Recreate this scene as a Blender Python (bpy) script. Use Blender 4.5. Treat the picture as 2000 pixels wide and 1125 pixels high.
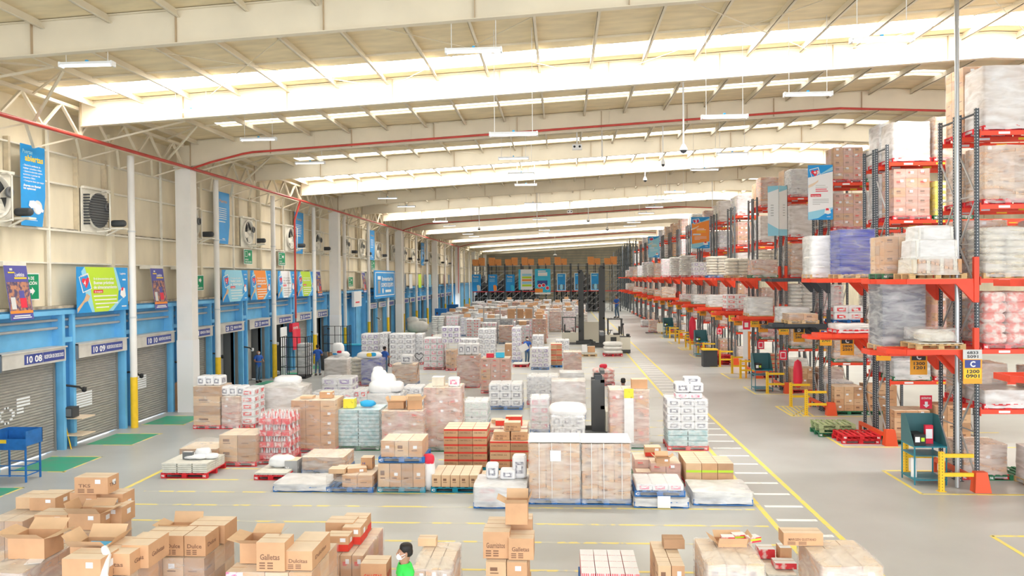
import bpy, math, random
from mathutils import Vector, Matrix
for _o in list(bpy.data.objects): bpy.data.objects.remove(_o)
S=bpy.context.scene; COL=S.collection; PI=math.pi
# ------------------------------------------------------------------ camera
FP=1550.0; CAMH=5.5; ROLL=0.009; YAW=math.atan(95/FP); PIT=math.atan(21/FP)
_fw=Vector((-math.sin(YAW)*math.cos(PIT),math.cos(YAW)*math.cos(PIT),-math.sin(PIT)))
_r=Vector((math.cos(YAW),math.sin(YAW),0)); _u=_r.cross(_fw)
_r2=_r*math.cos(ROLL)-_u*math.sin(ROLL); _u2=_u*math.cos(ROLL)+_r*math.sin(ROLL)
cam=bpy.data.objects.new('camera',bpy.data.cameras.new('camera')); COL.objects.link(cam)
cam.matrix_world=Matrix(((_r2.x,_u2.x,-_fw.x,0),(_r2.y,_u2.y,-_fw.y,0),(_r2.z,_u2.z,-_fw.z,CAMH),(0,0,0,1)))
cam.data.sensor_width=36; cam.data.lens=36*FP/2000; cam.data.clip_start=.1; cam.data.clip_end=600
S.camera=cam
# ------------------------------------------------------------------ light
W=bpy.data.worlds.new('daylight'); S.world=W; W.use_nodes=True
W.node_tree.nodes['Background'].inputs[0].default_value=(0.93,0.97,1.0,1)
W.node_tree.nodes['Background'].inputs[1].default_value=2.3
SKY_STRONG=9.0; SKY_SOFT=1.3
S.view_settings.view_transform='Standard'; S.view_settings.look='None'
S.view_settings.exposure=1.02; S.view_settings.gamma=1; S.view_settings.use_curve_mapping=False
rnd=random.Random(7)
def ray(px,py): return _fw+_r2*((px-1000)/FP)-_u2*((py-562.5)/FP)
def fl(px,py,z=0.0):
    d=ray(px,py); t=(z-CAMH)/d.z; return (d.x*t,d.y*t)
# ------------------------------------------------------------------ materials
MATS={}
def nodes(name):
    m=bpy.data.materials.new(name); m.use_nodes=True; nt=m.node_tree
    return m,nt,nt.nodes['Principled BSDF']
def mat(name,c,rough=.6,metal=0,var=0.0,scale=6,bump=0.0,stretch=(1,1,1),c2=None,emit=0,detail=4,spec=.4,alpha=1,coord='Object',lo=.35,hi=.65):
    if name in MATS: return MATS[name]
    m,nt,b=nodes(name); N=nt.nodes; L=nt.links
    b.inputs['Roughness'].default_value=rough; b.inputs['Metallic'].default_value=metal
    b.inputs['Specular IOR Level'].default_value=spec
    if var or c2 or bump:
        tc=N.new('ShaderNodeTexCoord'); mp=N.new('ShaderNodeMapping'); mp.inputs['Scale'].default_value=stretch
        nz=N.new('ShaderNodeTexNoise'); nz.inputs['Scale'].default_value=scale; nz.inputs['Detail'].default_value=detail
        L.new(tc.outputs[coord],mp.inputs[0]); L.new(mp.outputs[0],nz.inputs[0])
        cr=N.new('ShaderNodeValToRGB'); e=cr.color_ramp.elements
        e[0].position=lo; e[1].position=hi
        if c2: e[0].color=(*c2,1); e[1].color=(*c,1)
        else:
            e[0].color=(*[max(0,v*(1-var)) for v in c],1); e[1].color=(*[min(1,v*(1+var*.5)) for v in c],1)
        L.new(nz.outputs[0],cr.inputs[0]); L.new(cr.outputs[0],b.inputs['Base Color'])
        if bump:
            bp=N.new('ShaderNodeBump'); bp.inputs['Strength'].default_value=bump; bp.inputs['Distance'].default_value=.02
            L.new(nz.outputs[0],bp.inputs['Height']); L.new(bp.outputs[0],b.inputs['Normal'])
    else: b.inputs['Base Color'].default_value=(*c,1)
    if emit: b.inputs['Emission Color'].default_value=(*c,1); b.inputs['Emission Strength'].default_value=emit
    MATS[name]=m; return m
def film_mat(name,lo,hi,tint=(.95,.95,.96)):
    m=bpy.data.materials.new(name); m.use_nodes=True; nt=m.node_tree; N=nt.nodes; L=nt.links; N.clear()
    out=N.new('ShaderNodeOutputMaterial'); mix=N.new('ShaderNodeMixShader'); tr=N.new('ShaderNodeBsdfTransparent')
    pb=N.new('ShaderNodeBsdfPrincipled'); pb.inputs['Base Color'].default_value=(*tint,1); pb.inputs['Roughness'].default_value=.25
    tc=N.new('ShaderNodeTexCoord'); mp=N.new('ShaderNodeMapping'); mp.inputs['Scale'].default_value=(1.1,1.1,4.2); mp.inputs['Rotation'].default_value=(.12,.1,0)
    nz=N.new('ShaderNodeTexNoise'); nz.inputs['Scale'].default_value=1.6; nz.inputs['Detail'].default_value=6; nz.inputs['Distortion'].default_value=.6
    mr=N.new('ShaderNodeMapRange'); mr.inputs['From Min'].default_value=.35; mr.inputs['From Max'].default_value=.68
    mr.inputs['To Min'].default_value=lo; mr.inputs['To Max'].default_value=hi
    bp=N.new('ShaderNodeBump'); bp.inputs['Strength'].default_value=.25; bp.inputs['Distance'].default_value=.03
    L.new(tc.outputs['Object'],mp.inputs[0]); L.new(mp.outputs[0],nz.inputs[0]); L.new(nz.outputs[0],mr.inputs[0])
    L.new(nz.outputs[0],bp.inputs['Height']); L.new(bp.outputs[0],pb.inputs['Normal'])
    L.new(mr.outputs[0],mix.inputs[0]); L.new(tr.outputs[0],mix.inputs[1]); L.new(pb.outputs[0],mix.inputs[2]); L.new(mix.outputs[0],out.inputs[0])
    MATS[name]=m; return m
def post_mat(name,c,hole):
    m,nt,b=nodes(name); N=nt.nodes; L=nt.links
    b.inputs['Roughness'].default_value=.5
    tc=N.new('ShaderNodeTexCoord'); sp=N.new('ShaderNodeSeparateXYZ'); L.new(tc.outputs['Object'],sp.inputs[0])
    def M(op,a,bb=None):
        n=N.new('ShaderNodeMath'); n.operation=op
        for i,v in enumerate((a,bb)):
            if v is None: continue
            if isinstance(v,(int,float)): n.inputs[i].default_value=v
            else: L.new(v,n.inputs[i])
        return n.outputs[0]
    fz=M('FRACT',M('MULTIPLY',sp.outputs[2],13.0)); mz=M('LESS_THAN',M('ABSOLUTE',M('SUBTRACT',fz,.5)),.22)
    mn=M('MINIMUM',M('ABSOLUTE',sp.outputs[0]),M('ABSOLUTE',sp.outputs[1])); mx=M('LESS_THAN',mn,.012)
    k=M('MULTIPLY',mz,mx); mix=N.new('ShaderNodeMixRGB'); L.new(k,mix.inputs[0])
    mix.inputs[1].default_value=(*c,1); mix.inputs[2].default_value=(*hole,1); L.new(mix.outputs[0],b.inputs['Base Color'])
    MATS[name]=m; return m
mat('roof_sheet',(.83,.70,.46),.7,var=.1,scale=1.2,stretch=(1,3,1))
mat('beam_paint',(.80,.715,.56),.55,var=.07,scale=.7)
mat('rust',(.45,.30,.17),.8)
mat('wall_shaded',(.66,.56,.40),.6,var=.1)  # wall colour darkened, shade painted into the fan uprights
mat('seam',(.55,.42,.28),.7)
mat('wall_cream',(.83,.74,.565),.6,var=.12,scale=.9,stretch=(1,1,.35),c2=None)
mat('wall_white',(.84,.80,.70),.55,var=.1,scale=2)
mat('grime',(.22,.19,.15),.85,c2=(.55,.5,.4),scale=3)
mat('col_white',(.88,.855,.82),.5,var=.04,scale=1)
mat('col_white2',(.87,.87,.88),.5)
mat('blue_wall',(.17,.51,.84),.5,var=.1,scale=1.5)
mat('blue_dark',(.05,.28,.62),.5)
mat('shutter',(.42,.40,.365),.45,metal=.2,var=.14,scale=3,stretch=(1,1,4))
mat('shutter_dark',(.26,.26,.25),.5,metal=.2)
mat('housing',(.62,.60,.56),.5,var=.12,scale=2)
mat('housing_end',(.20,.21,.22),.6)
mat('navy',(.045,.07,.30),.4)
mat('white',(.9,.9,.9),.5); mat('black',(.02,.02,.022),.5); mat('dark',(.055,.06,.065),.6)
mat('grey',(.42,.43,.44),.5); mat('darkgrey',(.16,.165,.17),.5); mat('lightgrey',(.68,.69,.69),.5)
mat('red_pipe',(.55,.06,.045),.4,var=.15,scale=2); mat('yellow',(.93,.60,.03),.5,var=.06); mat('yellow_line',(.90,.74,.16),.6,c2=(.70,.64,.36),scale=5,lo=.3,hi=.5)
mat('white_line',(.92,.92,.9),.6,c2=(.66,.66,.6),scale=6,lo=.25,hi=.42)
mat('worn_line',(.86,.73,.25),.6,c2=(.57,.57,.52),scale=2.2,lo=.44,hi=.5)
mat('dock_green',(.06,.42,.25),.5,c2=(.14,.36,.25),scale=2,lo=.3,hi=.55)
mat('floor',(.53,.545,.535),.34,c2=(.455,.465,.455),scale=.35,detail=6,spec=.35,coord='Object')
mat('apron',(.6,.6,.58),.7)
mat('orange',(.86,.075,.03),.45,var=.06); mat('orange2',(.80,.10,.03),.5)
mat('rack_dark',(.05,.06,.07),.5); post_mat('rack_post',(.055,.072,.088),(.62,.64,.66)); post_mat('guard_post',(.93,.58,.02),(.35,.2,.02))
mat('steel',(.5,.52,.54),.35,metal=.6); mat('galv',(.45,.46,.46),.45,metal=.5)
mat('sign_green',(.0,.30,.13),.5); mat('sign_yellow',(.93,.62,.04),.5); mat('sign_orange',(.92,.42,.04),.5); mat('sign_blue',(.03,.42,.80),.5)
mat('ban_blue',(.02,.33,.78),.45,var=.1,scale=1); mat('ban_cyan',(.05,.55,.83),.45); mat('ban_lime',(.52,.76,.04),.5); mat('ban_orange',(.93,.30,.05),.5)
mat('ban_sky',(.32,.68,.86),.5); mat('ban_purple',(.10,.10,.38),.5); mat('ban_white',(.88,.9,.92),.5); mat('ban_red',(.78,.03,.07),.5)
mat('photo_warm',(.55,.25,.15),.6,c2=(.10,.08,.16),scale=9,lo=.4,hi=.6); mat('photo_cool',(.25,.35,.45),.6,c2=(.06,.07,.1),scale=9)
mat('tube',(1,1,1),.4); mat('fixture',(.86,.87,.88),.4)
mat('carton',(.64,.37,.205),.75,var=.08,scale=3); mat('carton2',(.72,.48,.29),.75,var=.08,scale=3); mat('carton3',(.50,.30,.175),.75,var=.08,scale=3)
mat('carton_top',(.86,.70,.53),.75,var=.06,scale=3); mat('carton_dark',(.40,.24,.13),.8); mat('carton_red',(.72,.05,.03),.6); mat('print',(.25,.13,.08),.7)  # carton_top: cardboard lightened, overhead light painted into top faces
mat('carton_pink',(.66,.37,.29),.75,var=.1,scale=4)
mat('wood',(.66,.44,.21),.75,var=.25,scale=3,stretch=(1,8,8)); mat('p_blue',(.02,.16,.48),.6,var=.2,scale=4); mat('p_teal',(.0,.26,.40),.6,var=.2,scale=4)
mat('p_red',(.70,.02,.03),.6,var=.15,scale=4); mat('p_green',(.03,.20,.09),.6,var=.3,scale=4)
mat('p_pale',(.42,.50,.26),.7,var=.2,scale=4)
mat('pack_white',(.83,.83,.85),.4,var=.05,scale=5,bump=.3); mat('pack_print',(.26,.26,.31),.5,c2=(.62,.62,.66),scale=14,lo=.4,hi=.56); mat('pack_purple',(.25,.15,.42),.5,c2=(.66,.62,.74),scale=12,lo=.42,hi=.55)
mat('pack_pink',(.85,.18,.32),.5,c2=(.9,.75,.78),scale=10,lo=.42,hi=.58); mat('pack_red',(.78,.05,.07),.45,c2=(.85,.6,.58),scale=7,lo=.4,hi=.52); mat('pack_green',(.45,.70,.60),.5,c2=(.8,.86,.83),scale=8)
mat('sack',(.82,.81,.77),.6,var=.06,scale=4,bump=.4); mat('sack_beige',(.74,.68,.56),.6,var=.12,scale=5,bump=.4); mat('sack_red',(.82,.25,.22),.5,c2=(.87,.74,.7),scale=6,lo=.42,hi=.58)
mat('tray_blue',(.02,.045,.42),.4,var=.15,scale=8); mat('tray_dark',(.05,.06,.12),.4,var=.2,scale=8); mat('tray_teal',(.35,.58,.62),.4,c2=(.72,.82,.84),scale=7)
mat('jug',(.78,.8,.8),.3); mat('yellow_box',(.88,.76,.06),.5,c2=(.5,.42,.05),scale=9,lo=.3,hi=.42); mat('label',(.88,.9,.93),.5); mat('red_goods',(.78,.10,.08),.5,var=.2,scale=5)
film_mat('film',.16,.52,(1,1,1)); film_mat('film_heavy',.5,.86,(.93,.93,.94)); film_mat('film_light',.05,.3,(1,1,1)); mat('carton_orange',(.86,.36,.12),.7,var=.06)
mat('plate',(.8,.78,.7),.5,var=.1,scale=9)
mat('plastic_white',(.90,.90,.91),.35,bump=.5,scale=6,var=.03)
mat('skin',(.42,.22,.14),.55); mat('hair',(.018,.014,.012),.6); mat('shirt_blue',(.03,.12,.50),.7,var=.1,scale=9); mat('shirt_green',(.05,.72,.10),.7,var=.06); mat('jeans',(.10,.17,.26),.8,var=.15,scale=9); mat('shoe',(.03,.03,.03),.6)
mat('kiosk',(.02,.22,.30),.4); mat('mesh_dark',(.05,.16,.18),.5)
mat('fork_cream',(.80,.77,.66),.4); mat('fork_dark',(.075,.078,.08),.45); mat('screen',(.3,.45,.3),.3)
mat('cable',(.04,.04,.045),.6); mat('cloth_blue',(.02,.16,.46),.5)
def skymat(name,strength):
    m,nt,b=nodes(name); b.inputs['Base Color'].default_value=(.8,.85,.9,1)
    b.inputs['Emission Color'].default_value=(1,.985,.955,1); b.inputs['Emission Strength'].default_value=strength; MATS[name]=m
skymat('skylight',SKY_STRONG); skymat('skylight_soft',SKY_SOFT); skymat('lamp',2.0)
# ------------------------------------------------------------------ mesh builder
class MB:
    def __init__(s): s.v=[]; s.f=[]; s.m=[]; s.ml=[]; s.sm=[]
    def mi(s,m):
        if m not in s.ml: s.ml.append(m)
        return s.ml.index(m)
    def add(s,vs,fs,m,smooth=False):
        b=len(s.v); s.v+= [tuple(v) for v in vs]; i=s.mi(m)
        for f in fs: s.f.append(tuple(b+k for k in f)); s.m.append(i); s.sm.append(smooth)
    def box(s,x0,y0,z0,x1,y1,z1,m,top=None,front=None,skip=()):
        vs=[(x0,y0,z0),(x1,y0,z0),(x1,y1,z0),(x0,y1,z0),(x0,y0,z1),(x1,y0,z1),(x1,y1,z1),(x0,y1,z1)]
        F=[(0,3,2,1),(4,5,6,7),(0,1,5,4),(1,2,6,5),(2,3,7,6),(3,0,4,7)]
        s.add(vs,[F[0],F[2],F[3],F[4],F[5]] if top else F,m)
        if top: s.add(vs,[F[1]],top)
    def cbox(s,cx,cy,cz,w,d,h,m,rz=0,top=None,M=None):
        vs=[]
        for sx,sy,sz in ((-1,-1,-1),(1,-1,-1),(1,1,-1),(-1,1,-1),(-1,-1,1),(1,-1,1),(1,1,1),(-1,1,1)):
            x,y,z=sx*w/2,sy*d/2,sz*h/2; c,n=math.cos(rz),math.sin(rz)
            vs.append((cx+x*c-y*n,cy+x*n+y*c,cz+z))
        F=[(0,3,2,1),(0,1,5,4),(1,2,6,5),(2,3,7,6),(3,0,4,7)]
        s.add(vs,F,m); s.add(vs,[(4,5,6,7)],top or m)
    def bar(s,a,b,w,h,m,up=(0,0,1)):
        a=Vector(a); b=Vector(b); d=(b-a).normalized(); up=Vector(up)
        if abs(d.dot(up))>.98: up=Vector((1,0,0))
        x=d.cross(up).normalized()*w/2; y=x.cross(d).normalized()*h/2
        vs=[a-x-y,a+x-y,a+x+y,a-x+y,b-x-y,b+x-y,b+x+y,b-x+y]
        s.add(vs,[(0,1,2,3),(7,6,5,4),(0,4,5,1),(1,5,6,2),(2,6,7,3),(3,7,4,0)],m)
    def tube(s,pts,r,m,n=8,smooth=True,cap=True):
        pts=[Vector(p) for p in pts]; rs=r if isinstance(r,(list,tuple)) else [r]*len(pts); vs=[]
        for i,p in enumerate(pts):
            d=(pts[min(i+1,len(pts)-1)]-pts[max(i-1,0)]).normalized()
            up=Vector((0,0,1)) if abs(d.z)<.9 else Vector((1,0,0))
            x=d.cross(up).normalized(); y=x.cross(d)
            for k in range(n):
                a=2*PI*k/n; vs.append(p+(x*math.cos(a)+y*math.sin(a))*rs[i])
        fs=[]
        for i in range(len(pts)-1):
            for k in range(n):
                a=i*n+k; b=i*n+(k+1)%n; fs.append((a,b,b+n,a+n))
        s.add(vs,fs,m,smooth)
        if cap: s.add(vs,[tuple(range(n))[::-1],tuple(range((len(pts)-1)*n,len(pts)*n))],m)
    def lathe(s,c,prof,m,n=16,axis='z',smooth=True):
        c=Vector(c); vs=[]
        for r,h in prof:
            for k in range(n):
                a=2*PI*k/n; u,v=r*math.cos(a),r*math.sin(a)
                vs.append(c+Vector({'z':(u,v,h),'x':(h,u,v),'y':(v,h,u)}[axis]))
        fs=[]
        for i in range(len(prof)-1):
            for k in range(n):
                a=i*n+k; b=i*n+(k+1)%n; fs.append((a,b,b+n,a+n))
        s.add(vs,fs,m,smooth)
    def blob(s,cx,cy,cz,w,d,h,m,e=3.0,n=10,k=6,jit=0,rg=None):
        # soft pillow: superellipsoid
        def sg(v,p): return math.copysign(abs(v)**p,v)
        vs=[];
        for i in range(k+1):
            ph=-PI/2+PI*i/k
            for j in range(n):
                th=2*PI*j/n+PI/n; q=2/e
                j1=1+(rg.uniform(-jit,jit) if rg else 0)
                vs.append((cx+w/2*sg(math.cos(ph),.55)*sg(math.cos(th),q)*j1,cy+d/2*sg(math.cos(ph),.55)*sg(math.sin(th),q)*j1,cz+h/2*sg(math.sin(ph),.8)*j1))
        fs=[]
        for i in range(k):
            for j in range(n):
                a=i*n+j; b=i*n+(j+1)%n; fs.append((a,b,b+n,a+n))
        s.add(vs,fs,m,True)
    def quad(s,p,u,v,w,h,m):
        p=Vector(p); u=Vector(u); v=Vector(v)
        s.add([p,p+u*w,p+u*w+v*h,p+v*h],[(0,1,2,3)],m)
    def poly(s,p,u,v,pts,m):
        p=Vector(p); u=Vector(u); v=Vector(v); s.add([p+u*a+v*b for a,b in pts],[tuple(range(len(pts)))],m)
    def text(s,t,p,u,v,h,m,w=None,align='l',bold=.02):
        vs,fs,tw=glyphs(t,bold); k=h/.72; kx=k if w is None else w/max(tw,.01)
        off=0 if align=='l' else -tw*kx/2
        p=Vector(p); u=Vector(u); v=Vector(v)
        s.add([p+u*(x*kx+off)+v*(y*k) for x,y in vs],fs,m)
    def mesh(s,name):
        me=bpy.data.meshes.new(name); me.from_pydata(s.v,[],s.f); 
        for m in s.ml: me.materials.append(MATS[m])
        me.polygons.foreach_set('material_index',s.m); me.polygons.foreach_set('use_smooth',s.sm); me.update(); return me
    def build(s,name,parent=None,loc=(0,0,0),rz=0):
        return obj(name,s.mesh(name),parent,loc,rz)
def obj(name,me,parent=None,loc=(0,0,0),rz=0,rot=None):
    o=bpy.data.objects.new(name,me); COL.objects.link(o); o.location=loc; o.rotation_euler=rot or (0,0,rz)
    if parent: o.parent=parent
    return o
_G={}
def glyphs(t,bold=.02):
    if (t,bold) in _G: return _G[(t,bold)]
    c=bpy.data.curves.new('t','FONT'); c.body=t; c.size=1; c.offset=bold; c.resolution_u=2
    o=bpy.data.objects.new('t',c); COL.objects.link(o); bpy.context.view_layer.update()
    me=bpy.data.meshes.new_from_object(o.evaluated_get(bpy.context.evaluated_depsgraph_get()))
    vs=[(v.co.x,v.co.y) for v in me.vertices]; fs=[tuple(p.vertices) for p in me.polygons]
    bpy.data.objects.remove(o); bpy.data.curves.remove(c); bpy.data.meshes.remove(me)
    tw=max([x for x,y in vs] or [1]); _G[(t,bold)]=(vs,fs,tw); return _G[(t,bold)]
def tag(o,label,cat,group=None):
    o['label']=label; o['category']=cat
    if group: o['group']=group
    return o
def struct(o): o['kind']='structure'; return o
def thing(name,label,cat,loc=(0,0,0),rz=0,group=None):
    o=bpy.data.objects.new(name,None); COL.objects.link(o); o.location=loc; o.rotation_euler=(0,0,rz); o.empty_display_size=.2
    return tag(o,label,cat,group)
def dup(root,loc,rz,label,group=None):
    def cp(o,p):
        c=o.copy(); COL.objects.link(c); c.parent=p
        for ch in [q for q in KIDS.get(o.name,[])]: KIDS.setdefault(c.name,[]).append(cp(ch,c))
        return c
    if root.name not in KIDS: index_kids(root)
    r=cp(root,None); r.location=loc; r.rotation_euler=(0,0,rz); r['label']=label
    if group: r['group']=group
    return r
KIDS={}
def index_kids(o):
    KIDS[o.name]=list(o.children)
    for c in o.children: index_kids(c)
ORD=['nearest','second','third','fourth','fifth','sixth','seventh','eighth','ninth','tenth','eleventh','twelfth','thirteenth','fourteenth','fifteenth','sixteenth','seventeenth','eighteenth','nineteenth','twentieth','twenty-first','twenty-second','twenty-third','twenty-fourth','twenty-fifth','twenty-sixth','twenty-seventh','twenty-eighth','twenty-ninth','thirtieth','thirty-first','thirty-second','thirty-third']
UX=(1,0,0); UY=(0,1,0); UZ=(0,0,1)
# ================================================================== BUILDING
XW=-16.3; YB=182.0; YF=-4.0; XR=40.0; RX=13.0       # wall plane, back wall, front end, right wall, ridge
RAF=[17.6+7.3*k for k in range(-2,23)]               # rafter lines
def zb(x): return 10.50+.0523*(min(x,2*RX-x)+15.4)   # rafter soffit height
RD=.78
m=MB(); m.box(XW-.6,YF-20,-.1,XR,YB,0,'floor'); struct(m.build('floor'))
m=MB(); m.box(XW-30,YF-20,-1.3,XW-.61,YB,-1.2,'apron'); struct(m.build('trim_1'))
# floor markings
tn=[1]
def trim(mb):
    tn[0]+=1; return struct(mb.build('trim_%d'%tn[0]))
m=MB()
m.box(4.60,5,0,4.72,125,.004,'yellow_line'); trim(m)
m=MB(); m.box(5.74,5,0,5.86,125,.004,'yellow_line'); trim(m)
m=MB(); y=10.5
while y<122: m.box(4.80,y,0,5.68,y+.14,.004,'white_line'); y+=1.07
trim(m)
m=MB()
for y in (13.3,14.75,16.33,17.55,18.8,19.98,21.2,22.45,23.7,25.0,26.25,27.5,29,30.3):
    x0=-10.9 if y>15.5 else -9.6
    m.box(x0,y,0,4.5,y+.09,.004,'worn_line')
for y in range(33,118,3): m.box(-10.5,y,0,4.5,y+.09,.004,'worn_line')
trim(m)
m=MB(); m.box(-11.6,19.0,0,-11.48,60,.004,'yellow_line')
trim(m)
def path(pts,w,mm='yellow_line',z=.005):
    m=MB()
    for a,b in zip(pts,pts[1:]):
        m.bar((a[0],a[1],z/2),(b[0],b[1],z/2),w,z,mm)
    return m
# ceiling: roof sheets with skylight strips
SKY=[]
for i,y in enumerate(RAF):
    k=(round((y-17.6)/7.3))%3
    if y>178 or y<20: continue  # strips beyond the loaded racks are added to brighten the hall end
    if k==1: SKY.append((y-1.85,y-.62,1))
    elif k==2: SKY.append((y-2.9,y-2.1,0))
    else: SKY.append((y-1.3,y-.35,0))
def zt(x): return zb(x)+RD+.02
m=MB(); ys=[YF]+[v for a,b,_ in SKY for v in (a,b)]+[YB]
for a,b in zip(ys[0::2],ys[1::2]):
    for x0,x1 in ((XW-.7,RX),(RX,XR)):
        m.add([(x0,a,zt(x0)),(x1,a,zt(x1)),(x1,b,zt(x1)),(x0,b,zt(x0)),(x0,a,zt(x0)+.08),(x1,a,zt(x1)+.08),(x1,b,zt(x1)+.08),(x0,b,zt(x0)+.08)],
              [(3,2,1,0),(4,5,6,7),(0,1,5,4),(2,3,7,6)],'roof_sheet')
struct(m.build('ceiling'))
for n,(a,b,st) in enumerate(SKY):
    m=MB(); mm='skylight' if st else 'skylight_soft'; e0=-15.2 if st else -13.0
    m.add([(e0,a,zt(e0)+.03),(RX,a,zt(RX)+.03),(RX,b,zt(RX)+.03),(e0,b,zt(e0)+.03)],[(3,2,1,0)],mm)
    e1=2*RX-e0
    m.add([(RX,a,zt(RX)+.03),(e1,a,zt(e1)+.03),(e1,b,zt(e1)+.03),(RX,b,zt(RX)+.03)],[(3,2,1,0)],mm)
    for p,q in ((XW-.7,e0),(e1,XR)): m.add([(p,a,zt(p)),(q,a,zt(q)),(q,b,zt(q)),(p,b,zt(p))],[(3,2,1,0)],'roof_sheet')
    struct(m.build('window_%d'%(n+1)))
# transverse sheet joint lines under the roof
for j,(i0) in enumerate(range(2,9)):
    y=RAF[i0]+4.6; m=MB()
    for x0,x1 in ((XW,RX),(RX,XR)): m.bar((x0,y,zt(x0)-.03),(x1,y,zt(x1)-.03),.05,.05,'beam_paint')
    trim(m)
# rafters
nr=0
for i,y in enumerate(RAF):
    if y<8: continue
    colr=(round((y-32.2)/7.3))%3==0
    xa=-15.45 if not colr else -15.3; xb=2*RX-xa; m=MB(); pts=[xa,-12.9,-9,RX,2*RX+9,2*RX+12.9,xb]; t=.10
    for p,q in zip(pts,pts[1:]):
        def bz(x):
            z=zb(x)
            if colr:
                e=min(x,2*RX-x)-xa; z-=.28*max(0,1-e/3.2)**1.5
            return z
        zb0,zb1,zt0,zt1=bz(p),bz(q),zb(p)+RD,zb(q)+RD
        m.add([(p,y-.01,zb0),(q,y-.01,zb1),(q,y-.01,zt1),(p,y-.01,zt0),(p,y+.01,zb0),(q,y+.01,zb1),(q,y+.01,zt1),(p,y+.01,zt0)],
          [(0,1,2,3),(7,6,5,4),(0,3,7,4),(1,5,6,2)],'beam_paint')
        for z0,z1,s in ((zb0,zb1,1),(zt0,zt1,-1)):
            m.add([(p,y-t,z0),(q,y-t,z1),(q,y+t,z1),(p,y+t,z0),(p,y-t,z0+.02*s),(q,y-t,z1+.02*s),(q,y+t,z1+.02*s),(p,y+t,z0+.02*s)],
              [(0,3,2,1),(4,5,6,7),(0,1,5,4),(2,3,7,6),(0,4,7,3),(1,2,6,5)],'beam_paint')
    x=xa
    if y<80:
        while x<xb:
            zz=bz(x); m.box(x-.008,y-.09,zz+.02,x+.008,y-.01,zb(x)+RD-.02,'seam'); 
            x+=3.4
    nr+=1
    tag(m.build('roof_rafter'),'pale steel roof rafter spanning the hall, %s from the camera'%ORD[nr-1],'roof beam','roof rafters')
# purlins
x=-15.0; np_=0
while x<30:
    m=MB(); zz=zt(x)-.01
    y1=YB if x<16 else 60
    m.box(x-.04,YF,zz-.19,x-.03,y1,zz,'beam_paint'); m.box(x-.04,YF,zz-.19,x+.04,y1,zz-.175,'beam_paint')
    tag(m.build('roof_purlin'),'pale steel purlin running along under the roof, %s from the dock wall'%ORD[np_],'roof beam','roof purlins'); x+=1.6; np_+=1
# fly braces from rafter soffit / thin cross rods
for j,(x0,y0) in enumerate([(-11.3,17.7),(-5.2,17.7),(2.2,17.7),(8.6,17.7),(-9.5,32.3),(-1,32.3),(7,32.3)]):
    m=MB(); m.tube([(x0,y0,zb(x0)+.4),(x0+5.6,y0+7.1,zb(x0+5.6)+.55)],.012,'beam_paint',5); m.tube([(x0+5.6,y0,zb(x0+5.6)+.4),(x0,y0+7.1,zb(x0)+.55)],.012,'beam_paint',5)
    tag(m.build('cross_bracing'),'thin pale wind bracing rods crossed under the roof, %s from the dock wall, %s bay'%(['first','second','third','fourth','first','second','third'][j],'front' if j<4 else 'rear'),'brace','roof bracing')
# walls
m=MB(); XU=-16.75
m.box(XU-.1,YF,4.7,XU,YB,11.9,'wall_cream')
m.box(XU,YF,4.62,XW+.12,YB,4.7,'grime')
m.box(XU,YF,4.5,XW+.02,YB,4.62,'blue_wall')
DOOR=[22.02+3.65*k for k in range(-1,28)]; DW=2.70; DH=2.95
ye=YF
for kk,d in enumerate(DOOR):
    if kk+7 in (17,18,19): continue
    m.box(XW-.45,ye,0,XW-.25,d,4.5,'blue_wall'); ye=d+DW
    m.box(XW-.45,d,DH,XW-.25,d+DW,4.5,'blue_wall')
m.box(XW-.45,ye,0,XW-.25,YB,4.5,'blue_wall')
struct(m.build('wall_left'))
m=MB(); m.box(XW-.6,YB,0,XR,YB+.2,13.8,'wall_cream'); struct(m.build('wall_back'))
m=MB(); m.box(XR,YF,0,XR+.2,YB,11.6,'wall_cream'); struct(m.build('wall_right'))
# girts and wall posts (set into the wall)
for j,z in enumerate((6.08,7.22,8.72,9.72)):
    m=MB(); m.box(XU,YF,z,XU+.16,YB,z+.05,'wall_white' if j!=1 else 'grime')
    if j==1: m.box(XU,YF,z-.06,XU+.215,YB,z-.002,'wall_white')
    tag(m.build('wall_girt'),'pale horizontal girt along the upper dock wall, %s from the bottom'%['first','second, grimy on top,','third','fourth'][j],'beam','wall girts')
y=21.2; nw=0
while y<YB-2:
    nw+=1
    m=MB(); m.box(XU,y-.1,4.7,XU+.2,y+.1,10.9,'wall_cream'); 
    tag(m.build('wall_post'),'cream steel post on the upper dock wall, %s from the camera'%ORD[nw-1],'post','upper wall posts'); m=MB(); m.box(XU+.12,y+3.6,4.7,XU+.2,y+3.68,10.6,'wall_white'); tag(m.build('wall_mullion'),'thin white upright strip on the upper dock wall, %s from the camera'%ORD[nw-1],'post','thin wall strips'); y+=7.3
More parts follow.
